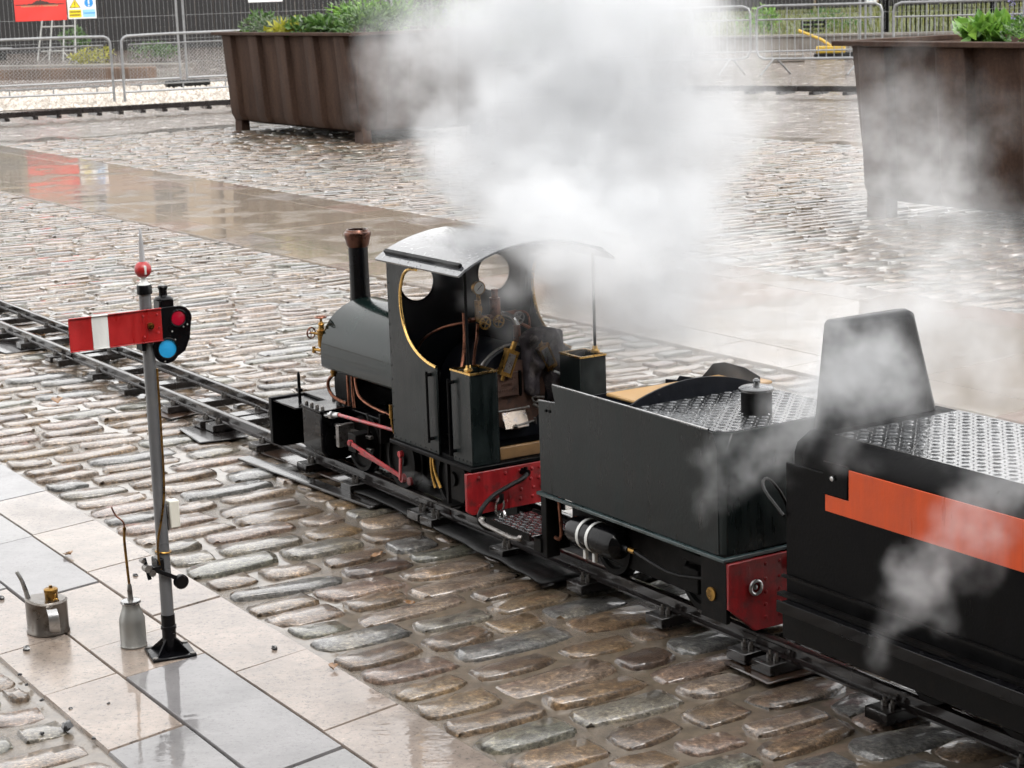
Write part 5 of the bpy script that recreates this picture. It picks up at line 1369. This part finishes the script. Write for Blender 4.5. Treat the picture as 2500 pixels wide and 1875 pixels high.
# aluminium frame leaning by the hoarding
la_ = Thing('scaffold_frame', 'light aluminium ladder frame standing behind the red sign', 'ladder', (-12.5,53.5,-.13), radians(-6))
lf = MB()
for x in (0,.28,.62,.92):
    lf.cyl((x+.16*(x-.45),0,0),(x*.96+.1,.30,1.35),.026,n=8)
la_.part('stiles', lf, M['alu'])
for z in (.30,.62,.95,1.22): la_.part('rung', MB().cyl((.03,z*.222,z),(.96,z*.222,z),.024,n=8), M['alu'])
la_.part('brace', MB().cyl((.0,0,.02),(.3,.066,.30),.018,n=6).cyl((.92,0,.02),(.62,.066,.30),.018,n=6), M['alu'])
tr = Thing('flat_trolley', 'low flat trolley on two wheels by the hoarding at far left', 'trolley', (-14.9,55,-.13), radians(4))
tr.part('deck', MB().box(-.1,1.25,-.3,.3,.36,.40).cyl((0,-.3,.40),(1.2,-.3,.40),.02,n=6), M['galv'], .01)
for x in (.12,1.0): tr.part('wheel', MB().lathe([(.05,-.03),(.15,-.03),(.17,0),(.15,.03),(.05,.03)], (x,-.32,.17), (0,1,0), 18), M['rubber'])
# weeds and bushes
BG = 'weeds and bushes along the back of the yard'
for i,(x,y,rx,rz_,n,s,mt,lb) in enumerate([(-10.2,50,.7,.30,420,.10,'leaf_lime','yellow green weeds right of the aluminium frame'),
  (-8.6,49,.8,.35,460,.10,'leaf','green weeds behind the left fence post'),(-6.0,48,.9,.4,460,.11,'leaf_dark','dark green weeds left of the far planter'),
  (-12.3,57,.6,.5,300,.11,'leaf','green climber by the hoarding above the aluminium frame'),(-16.8,58.5,1.4,1.6,700,.13,'leaf_lime','yellowing shrub at the far left of the hoarding'),
  (-3.3,54,1.6,1.2,900,.14,'leaf_grey','olive shrub behind the far planter'),(-.6,52,1.8,1.1,900,.14,'leaf','green bush behind the steam'),
  (2.6,54,1.8,1.0,800,.14,'leaf_fresh','bright green bush behind the steam and right barriers'),
  (6.2,47.2,.5,.55,380,.10,'leaf_fresh','yellow green weeds behind the right barriers'),(8.3,48,.7,.5,420,.10,'leaf','green weeds in front of the black railings')]):
    plant('bush', lb, 'bush', (x,y,-.13), (rx,rx*.7,rz_), n, s, mt, 60+i, BG)

# ------------------------------------------------------------------ right background
def bar_barrier(label, p0, p1):
    loc, rz, L_ = place(p0,p1); t = Thing('crowd_barrier', label, 'barrier', loc, rz, group='galvanised crowd barriers at the back of the square')
    t.part('frame', MB().tube([(0,0,.40),(0,0,.97),(.03,0,1.06),(.12,0,1.10),(L_-.12,0,1.10),(L_-.03,0,1.06),(L_,0,.97),(L_,0,.40),(L_-.04,0,.29),(L_-.13,0,.25),(.13,0,.25),(.04,0,.29)],.021,8,closed=True), M['galv'])
    t.part('mid_rail', MB().cyl((0,0,.88),(L_,0,.88),.014,n=8), M['galv'])
    n = int(L_/.125)
    for k in range(1,n): t.part('bar', MB().cyl((L_*k/n,0,.25),(L_*k/n,0,1.09 if k % 4 == 0 else .88),.0085,n=6), M['galv'])
    for x in (.32,L_-.32): t.part('foot', MB().tube([(x-.16,-.28,.0),(x-.02,-.02,.25),(x+.02,.02,.25),(x+.16,.28,.0)],.016,6), M['galv'])
bar_barrier('crowd barrier half lost in the steam', (1.35,33.9), (3.25,33.3))
bar_barrier('crowd barrier left of the middle of the right group', (2.15,33.0), (4.10,32.35))
bar_barrier('crowd barrier in front of the yellow tool', (4.18,32.2), (6.05,31.25))
bar_barrier('crowd barrier running behind the right planter', (6.2,31.1), (8.1,30.2))
kb = Thing('low_wall', 'low wet concrete wall behind the right barriers', 'wall', (1.0,45.5,-.16), math.atan2(-4.8,9.5))
kb.part('wall', MB().box(0,15,0,.35,0,.36), M['stone_wall'], .01)
kb.part('coping', MB().box(0,15,-.04,.39,.36,.42), M['stone_wall'], .01)
gb = MB(); nx, ny = 26, 8
for i in range(nx+1):
    for j in range(ny+1):
        t = j/ny; gb.v.append((-6+34*i/nx, 45.8-.32*(34*i/nx-6)*.9*(1-t)+14*t, .02+.55*t+.06*mnoise.noise(Vector((i*.7,j*.7,0)))))
for i in range(nx):
    for j in range(ny): a = i*(ny+1)+j; gb.f.append((a,a+ny+1,a+ny+2,a+1))
bk = obj('grass_bank', gb.mesh('grass_bank'), M['grass_ground']); tag(bk, 'rough grass bank behind the right barriers', kind='structure')
gr = MB()
for _ in range(5200):
    x = rg2.uniform(2,16); t = rg2.random()**1.3; y = 45.8-.32*x*.9*(1-t)+14*t; z = .02+.55*t
    h = rg2.uniform(.10,.34); a = rg2.random()*6.28; dx, dy = cos(a)*.02, sin(a)*.02; lx, ly = rg2.gauss(0,.08), rg2.gauss(0,.05)
    gr.add([(x-dx,y-dy,z),(x+dx,y+dy,z),(x+lx,y+ly,z+h)], [(0,1,2)])
gro = obj('grass', gr.mesh('grass', smooth=0), M['leaf_dry']); tag(gro, 'long yellow green grass on the bank behind the right barriers', 'grass', kind='stuff')
for i,(z,y,l) in enumerate(((.55,56.5,'lower'),(1.0,57.2,'upper'))):
    st = Thing('sleeper_stack', l+' tier of dark stacked timbers on the grass bank', 'timber', (2.0,y,z), radians(-4), group='dark timbers stacked on the bank')
    for k in range(9): st.part('timber', MB().box(k*1.75,k*1.75+1.65,-.15+rg2.uniform(-.05,.05),.2,rg2.uniform(0,.03),.34), M['hoarding'], .01)
cr = Thing('plastic_crate', 'black slatted plastic crate on the grass bank', 'crate', (7.35,46.3,.10), radians(-12))
for z in (0,.10,.20,.30): cr.part('slat', MB().box(-.28,.28,-.2,-.18,z,z+.06).box(-.28,-.26,-.18,.2,z,z+.06).box(.26,.28,-.18,.2,z,z+.06), M['rubber'])
for x, y in ((-.285,-.205),(.25,-.205),(-.285,.17),(.25,.17),(-.02,-.205)): cr.part('corner_post', MB().box(x,x+.035,y,y+.035,0,.38), M['rubber'])
yt = Thing('yard_tool', 'yellow headed tool with long yellow handle lying by the barriers', 'tool', (6.35,37.9,-.05), radians(-10))
yt.part('head', MB().box(-.28,.28,-.12,.12,.08,.22), M['yellow_plastic'], .02)
yt.part('handle', MB().tube([(0,0,.22),(-.18,.1,.34),(-.62,.3,.52)],.03,8), M['yellow_plastic'])
yt.part('base', MB().box(-.32,.32,-.15,.15,0,.08), M['rubber'], .01)
bo_ = Thing('concrete_block', 'pale concrete fence foot block left of the yellow tool', 'block', (5.35,36.6,-.05), radians(-10))
bo_.part('block', MB().box(-.3,.3,-.11,.11,0,.14), M['stone_wall'], .015)
mb_ = Thing('meter_box', 'small pale box with a blue mark above the crate', 'box', (9.2,49.0,.16), radians(-8))
mb_.part('box', MB().box(-.14,.14,-.08,.08,.62,.98), M['white'], .01); mb_.part('post', MB().box(-.03,.03,-.03,.03,0,.62), M['galv']); mb_.part('blue_mark', MB().box(-.07,.07,-.084,-.0805,.70,.78), M['sign_blue'])
bf = Thing('black_railings', 'tall black vertical bar railings behind the right planter', 'fence', (8.55,43.5,-.16), math.atan2(-3.2,9))
for k in range(70): bf.part('bar', MB().box(k*.10-.014,k*.10+.014,-.014,.014,.1,2.3), M['black'])
for z in (.22,1.12,2.2): bf.part('rail', MB().box(-.05,7.0,.015,.045,z,z+.05), M['black'])
for k in range(4): bf.part('post', MB().box(k*2.3-.10,k*2.3+.02,-.06,.06,0,2.4), M['black'])
# trees behind
def tree(label, x, y, h, r, seed, material):
    rg_ = random.Random(seed); t = Thing('tree', label, 'tree', (x,y,-.16), 0, group='trees beyond the yard')
    tk_ = MB().tube([(0,0,0),(.1,.05,h*.3),(-.05,.1,h*.55),(.1,0,h*.8)],[.22,.17,.12,.05],8,smooth=1)
    for k in range(7):
        a = rg_.random()*6.28; z = h*rg_.uniform(.35,.7); tk_.tube([(0,.05,z),(cos(a)*r*.4,sin(a)*r*.4,z+h*.12),(cos(a)*r*.8,sin(a)*r*.8,z+h*.18)],[.08,.05,.02],6)
    t.part('trunk', tk_, M['bark'])
    cm = MB()
    for k in range(34):
        a = rg_.random()*6.28; q = r*rg_.random()**.5; z = h*rg_.uniform(.36,1.0)
        f = rg_.uniform(.6,1.2)*(1-.35*abs(z/h-.6))
        leaves(cm, (cos(a)*q, sin(a)*q, z), (f,f,f*.75), 75, .22, rg_, shell=.4, aspect=.6)
    t.part('crown', cm, M[material], smooth=0)
tree('dark green tree above the hoarding at far left', -19, 66, 6.5, 3.0, 1, 'leaf_dark')
tree('olive tree behind the hoarding and the far planter', -5, 67, 7.0, 3.6, 2, 'leaf_grey')
tree('green tree behind the steam', 3.5, 66, 6.5, 3.2, 3, 'leaf_dark')
tree('dark tree beyond the black railings', 16, 62, 7, 3.4, 4, 'leaf_dark')

# stone warehouses standing beyond the hoarding; the wet paving mirrors them
def warehouse(label, x0, x1, y, h, bays, floors):
    t = Thing('stone_building', label, 'building', (x0,y,-.16), 0, group='stone buildings beyond the yard')
    L_ = x1-x0
    t.part('wall', MB().box(0,L_,0,9,0,h), M['sandstone'])
    t.part('cornice', MB().box(-.15,L_+.15,-.35,-.003,h-.7,h-.3), M['sandstone'])
    r = t.part('roof', MB().prism([(-.3,h+.003),(9.3,h+.003),(4.5,h+1.6)],'yz',-.2,L_+.2), M['slate'])
    bw = L_/bays
    for i in range(bays):
        for f in range(floors):
            z = 1.2+f*(h-1.6)/floors; x = bw*(i+.5)
            w = t.part('window', MB().box(x-.62,x+.62,-.05,-.003,z,z+2.1), M['slate'])
            t.part('pane', MB().box(x-.53,x-.04,-.075,-.053,z+.1,z+.98).box(x+.04,x+.53,-.075,-.053,z+.1,z+.98).box(x-.53,x-.04,-.075,-.053,z+1.08,z+2.0).box(x+.04,x+.53,-.075,-.053,z+1.08,z+2.0), M['window_dark'], parent=w)
            t.part('sill', MB().box(x-.75,x+.75,-.16,-.003,z-.2,z-.003), M['sandstone'], parent=w)
warehouse('long brown stone warehouse beyond the hoarding on the left', -48, -11.2, 74, 9.4, 12, 2)
warehouse('brown stone warehouse beyond the yard in the middle', -11, 13, 76, 11.5, 8, 3)
warehouse('brown stone warehouse beyond the grass bank on the right', 13.2, 46, 74, 10.5, 10, 3)

# the building on the viewer's side of the square, mirrored in the wet paint
t = Thing('stone_building', 'tall dark stone building on the near side of the square, behind the viewpoint', 'building', (-26,-5.5,-.16), 0, group='stone buildings around the square')
t.part('wall', MB().box(0,56,-9,0,0,9.2), M['dark_stone'])
t.part('cornice', MB().box(-.1,56.1,.003,.4,8.5,8.9), M['dark_stone'])
for i in range(14):
    for z in (1.2,5.0):
        x = 2+i*4.0
        w = t.part('window', MB().box(x-.7,x+.7,.003,.05,z,z+2.3), M['slate'])
        t.part('pane', MB().box(x-.6,x+.6,.053,.07,z+.1,z+2.2), M['window_dark'], parent=w)

# ------------------------------------------------------------------ steam: fog grids built in the train's frame
def steam_material(name, dens):
    m = bpy.data.materials.new(name); m.use_nodes = True; nt = m.node_tree; nt.nodes.clear()
    out = nt.nodes.new('ShaderNodeOutputMaterial'); pv = nt.nodes.new('ShaderNodeVolumePrincipled')
    pv.inputs['Color'].default_value = (.872,.884,.898,1); pv.inputs['Density'].default_value = dens
    pv.inputs['Anisotropy'].default_value = .1; pv.inputs['Density Attribute'].default_value = 'density'
    nt.links.new(pv.outputs[0], out.inputs['Volume']); return m
def steam(name, label, lo3, hi3, voxel, blobs, dens, seed, warp=(.11,.05), fscale=7.5):
    ng = bpy.data.node_groups.new(name, 'GeometryNodeTree')
    ng.interface.new_socket('Geometry', in_out='INPUT', socket_type='NodeSocketGeometry')
    ng.interface.new_socket('Geometry', in_out='OUTPUT', socket_type='NodeSocketGeometry')
    N, L = ng.nodes, ng.links
    def nd(t, **k):
        n = N.new(t)
        for a, v in k.items(): setattr(n, a, v)
        return n
    def vm(op, a, b=None):
        n = nd('ShaderNodeVectorMath', operation=op)
        for i, x in enumerate((a,b)):
            if x is None: continue
            if isinstance(x,(tuple,list,Vector)): n.inputs[i].default_value = x
            else: L.new(x, n.inputs[i])
        return n
    def mt(op, a, b=None, clamp=False):
        n = nd('ShaderNodeMath', operation=op, use_clamp=clamp)
        for i, x in enumerate((a,b)):
            if x is None: continue
            if isinstance(x,(int,float)): n.inputs[i].default_value = x
            else: L.new(x, n.inputs[i])
        return n.outputs[0]
    def noise(vec, scale, detail, rough=.55):
        n = nd('ShaderNodeTexNoise', noise_dimensions='3D'); L.new(vec, n.inputs['Vector'])
        n.inputs['Scale'].default_value = scale; n.inputs['Detail'].default_value = detail; n.inputs['Roughness'].default_value = rough
        return n
    pos = nd('GeometryNodeInputPosition').outputs[0]
    ps = vm('ADD', pos, (seed*3.1,seed*1.7,seed*.9)).outputs[0]
    n1 = noise(ps, 3.2, 2); n2 = noise(ps, 10, 3)
    w1 = vm('SCALE', vm('SUBTRACT', n1.outputs['Color'], (.5,.5,.5)).outputs[0]); w1.inputs['Scale'].default_value = warp[0]*4
    w2 = vm('SCALE', vm('SUBTRACT', n2.outputs['Color'], (.5,.5,.5)).outputs[0]); w2.inputs['Scale'].default_value = warp[1]*4
    p = vm('ADD', vm('ADD', pos, w1.outputs[0]).outputs[0], w2.outputs[0]).outputs[0]
    S = None
    for (x,y,z,rx,ry,rz,amp) in blobs:
        d = vm('LENGTH', vm('DIVIDE', vm('SUBTRACT', p, (x,y,z)).outputs[0], (rx,ry,rz)).outputs[0]).outputs['Value']
        mr = nd('ShaderNodeMapRange', interpolation_type='SMOOTHSTEP'); L.new(d, mr.inputs['Value'])
        mr.inputs['From Min'].default_value = 1.0; mr.inputs['From Max'].default_value = .35; mr.inputs['To Min'].default_value = 0; mr.inputs['To Max'].default_value = amp
        S = mr.outputs[0] if S is None else mt('ADD', S, mr.outputs[0])
    S = mt('MINIMUM', S, 1.0)
    q = vm('ADD', ps, w1.outputs[0]).outputs[0]
    f = noise(q, fscale, 7, .66)
    e = nd('ShaderNodeMapRange', interpolation_type='SMOOTHSTEP'); L.new(f.outputs[0], e.inputs['Value'])
    e.inputs['From Min'].default_value = .36; e.inputs['From Max'].default_value = .68
    # torn filaments: ridges of a second, stretched noise
    st = vm('MULTIPLY', vm('ADD', ps, w2.outputs[0]).outputs[0], (1.0,1.0,.62)).outputs[0]
    f2 = noise(st, fscale*1.15, 5, .6)
    rid = mt('SUBTRACT', 1.0, mt('ABSOLUTE', mt('MULTIPLY', mt('SUBTRACT', f2.outputs[0], .5), 5.0)), True)
    fil = mt('ADD', mt('MULTIPLY', e.outputs[0], .62), mt('MULTIPLY', mt('MULTIPLY', rid, rid), .55))
    # dense heart stays fairly solid, thin edges break into wisps
    k = mt('MULTIPLY', mt('SUBTRACT', S, .5), 1.9, True)
    k = mt('MULTIPLY', k, mt('ADD', .55, mt('MULTIPLY', e.outputs[0], .45)))
    wis = mt('ADD', mt('MULTIPLY', fil, mt('SUBTRACT', 1.0, k)), k)
    den = mt('MULTIPLY', S, wis)
    den = mt('SUBTRACT', den, .012)
    den = mt('MAXIMUM', den, 0.0)
    vc = nd('GeometryNodeVolumeCube'); L.new(den, vc.inputs['Density'])
    vc.inputs['Min'].default_value = lo3; vc.inputs['Max'].default_value = hi3
    for a, i in (('Resolution X',0),('Resolution Y',1),('Resolution Z',2)): vc.inputs[a].default_value = max(8, int((hi3[i]-lo3[i])/voxel))
    sm = nd('GeometryNodeSetMaterial'); sm.inputs['Material'].default_value = steam_material(name, dens)
    go = nd('NodeGroupOutput'); L.new(vc.outputs[0], sm.inputs[0]); L.new(sm.outputs[0], go.inputs[0])
    me = bpy.data.meshes.new(name)
    o = bpy.data.objects.new(name, me); COL.objects.link(o); o.location = (OX,OY,0); o.rotation_euler = (0,0,TA)
    md = o.modifiers.new('steam','NODES'); md.node_group = ng
    me.materials.append(sm.inputs['Material'].default_value)
    tag(o, label, 'steam', kind='stuff'); return o
CORE = [(-0.612, 0.062, 1.057, 0.16, 0.16, 0.16, 1), (-0.541, 0.171, 0.981, 0.24, 0.24, 0.24, 1), (-0.555, 0.355, 1.076, 0.34, 0.34, 0.34, 1), (-0.499, 0.54, 1.139, 0.42, 0.42, 0.42, 1), (-0.377, 0.691, 0.987, 0.36, 0.36, 0.36, 0.9), (-0.319, 0.48, 0.814, 0.36, 0.36, 0.36, 0.95), (-0.162, 0.602, 0.768, 0.3, 0.3, 0.3, 0.6), (-0.324, 0.214, 0.874, 0.28, 0.28, 0.28, 1), (-0.525, 0.522, 1.406, 0.44, 0.44, 0.44, 1), (-0.413, 0.681, 1.376, 0.36, 0.36, 0.36, 0.8), (-0.502, 0.557, 1.607, 0.34, 0.34, 0.34, 0.6), (-0.153, 0.248, 0.699, 0.26, 0.26, 0.26, 0.5), (-0.036, 0.405, 0.66, 0.28, 0.28, 0.28, 0.45), (0.042, -0.11, 0.89, 0.15, 0.15, 0.15, 0.6), (0.13, -0.053, 0.861, 0.2, 0.2, 0.2, 0.65), (0.204, 0.05, 0.825, 0.24, 0.24, 0.24, 0.6), (-0.028, 0.04, 0.958, 0.22, 0.22, 0.22, 0.5), (-0.061, -0.123, 0.893, 0.1, 0.1, 0.1, 0.28), (0.139, 0.052, 0.72, 0.17, 0.17, 0.17, 0.3), (-0.892, 0.105, 1.288, 0.26, 0.26, 0.26, 0.12), (-0.812, 0.245, 1.282, 0.32, 0.32, 0.32, 0.26), (-0.743, 0.369, 1.412, 0.34, 0.34, 0.34, 0.34), (-0.844, 0.2, 1.467, 0.3, 0.3, 0.3, 0.16), (-0.36, 0.915, 1.317, 0.28, 0.28, 0.28, 0.14), (-0.343, 0.914, 1.059, 0.28, 0.28, 0.28, 0.18), (-0.408, 0.841, 1.161, 0.3, 0.3, 0.3, 0.35), (-0.807, 0.038, 1.171, 0.16, 0.16, 0.16, 0.14), (-0.132, -0.087, 0.738, 0.09, 0.09, 0.09, 0.22), (-0.054, -0.045, 0.709, 0.11, 0.11, 0.11, 0.24), (0.023, 0.012, 0.745, 0.13, 0.13, 0.13, 0.32), (0.031, 0.135, 0.619, 0.16, 0.16, 0.16, 0.16), (-0.025, -0.085, 0.805, 0.11, 0.11, 0.11, 0.28)]
CORE_BOX = ((-1.27, -0.38, 0.26), (0.56, 1.31, 1.95))
WISP = [(-0.033, 0.592, 0.711, 0.27, 0.27, 0.27, 0.3), (0.225, 0.577, 0.649, 0.27, 0.27, 0.27, 0.26), (0.486, 0.558, 0.594, 0.27, 0.27, 0.27, 0.28), (0.729, 0.525, 0.589, 0.28, 0.28, 0.28, 0.26), (1.023, 0.258, 0.646, 0.2, 0.2, 0.2, 0.3), (1.017, 0.538, 0.609, 0.32, 0.32, 0.32, 0.2), (0.951, 0.77, 0.652, 0.32, 0.32, 0.32, 0.16), (0.683, 0.14, 0.54, 0.16, 0.16, 0.16, 0.1), (0.663, 0.286, 0.569, 0.2, 0.2, 0.2, 0.14), (-0.397, 1.741, 0.839, 0.34, 0.34, 0.34, 0.15), (-0.288, 1.532, 0.665, 0.32, 0.32, 0.32, 0.13), (-0.488, 1.956, 0.981, 0.38, 0.38, 0.38, 0.07), (-0.139, 1.837, 0.702, 0.28, 0.28, 0.28, 0.05), (-0.634, 1.812, 1.082, 0.26, 0.26, 0.26, 0.05), (-0.169, 1.652, 0.638, 0.32, 0.32, 0.32, 0.12), (-0.027, 0.412, 0.637, 0.24, 0.24, 0.24, 0.26), (-0.006, 0.255, 0.6, 0.17, 0.17, 0.17, 0.16)]
WISP_BOX = ((-1.01, -0.14, 0.17), (1.46, 2.46, 1.48))
NEAR = [(1.212, -0.341, 0.479, 0.06, 0.06, 0.06, 0.2), (1.233, -0.297, 0.521, 0.08, 0.08, 0.08, 0.28), (1.258, -0.251, 0.558, 0.1, 0.1, 0.1, 0.34), (1.306, -0.213, 0.592, 0.11, 0.11, 0.11, 0.36), (1.373, -0.182, 0.634, 0.12, 0.12, 0.12, 0.4), (1.407, -0.157, 0.688, 0.12, 0.12, 0.12, 0.4), (1.425, -0.134, 0.747, 0.12, 0.12, 0.12, 0.42), (1.403, -0.142, 0.805, 0.1, 0.1, 0.1, 0.32), (1.487, -0.119, 0.721, 0.12, 0.12, 0.12, 0.36), (1.55, -0.143, 0.667, 0.1, 0.1, 0.1, 0.24), (1.552, -0.232, 0.622, 0.09, 0.09, 0.09, 0.22), (1.782, -0.367, 0.299, 0.055, 0.055, 0.055, 0.26), (1.8, -0.354, 0.35, 0.065, 0.065, 0.065, 0.32), (1.822, -0.338, 0.4, 0.075, 0.075, 0.075, 0.36), (1.846, -0.321, 0.45, 0.08, 0.08, 0.08, 0.36), (1.867, -0.307, 0.499, 0.085, 0.085, 0.085, 0.34), (1.902, -0.286, 0.538, 0.085, 0.085, 0.085, 0.3), (1.936, -0.264, 0.584, 0.09, 0.09, 0.09, 0.28), (1.832, -0.262, 0.554, 0.08, 0.08, 0.08, 0.22), (1.979, -0.277, 0.519, 0.07, 0.07, 0.07, 0.18), (1.965, -0.245, 0.64, 0.09, 0.09, 0.09, 0.2), (-0.021, -0.402, 0.249, 0.035, 0.035, 0.035, 0.3), (0.024, -0.392, 0.234, 0.03, 0.03, 0.03, 0.25)]
NEAR_BOX = ((-0.18, -0.56, 0.08), (2.18, 0.12, 1.02))
steam('steam_plume', 'dense white steam plume billowing up from the locomotive cab', CORE_BOX[0], CORE_BOX[1], .012, CORE, 7.5, 1, (.11,.07), 9.5)
steam('drifting_steam', 'thin drifting steam wisps over the tender, carriage and right planter', WISP_BOX[0], WISP_BOX[1], .015, WISP, 11.0, 5, (.14,.09), 8.5)
steam('steam_wisp', 'torn steam wisps curling in front of the seat back and the orange panel', NEAR_BOX[0], NEAR_BOX[1], .009, NEAR, 12.0, 9, (.06,.055), 16.0)
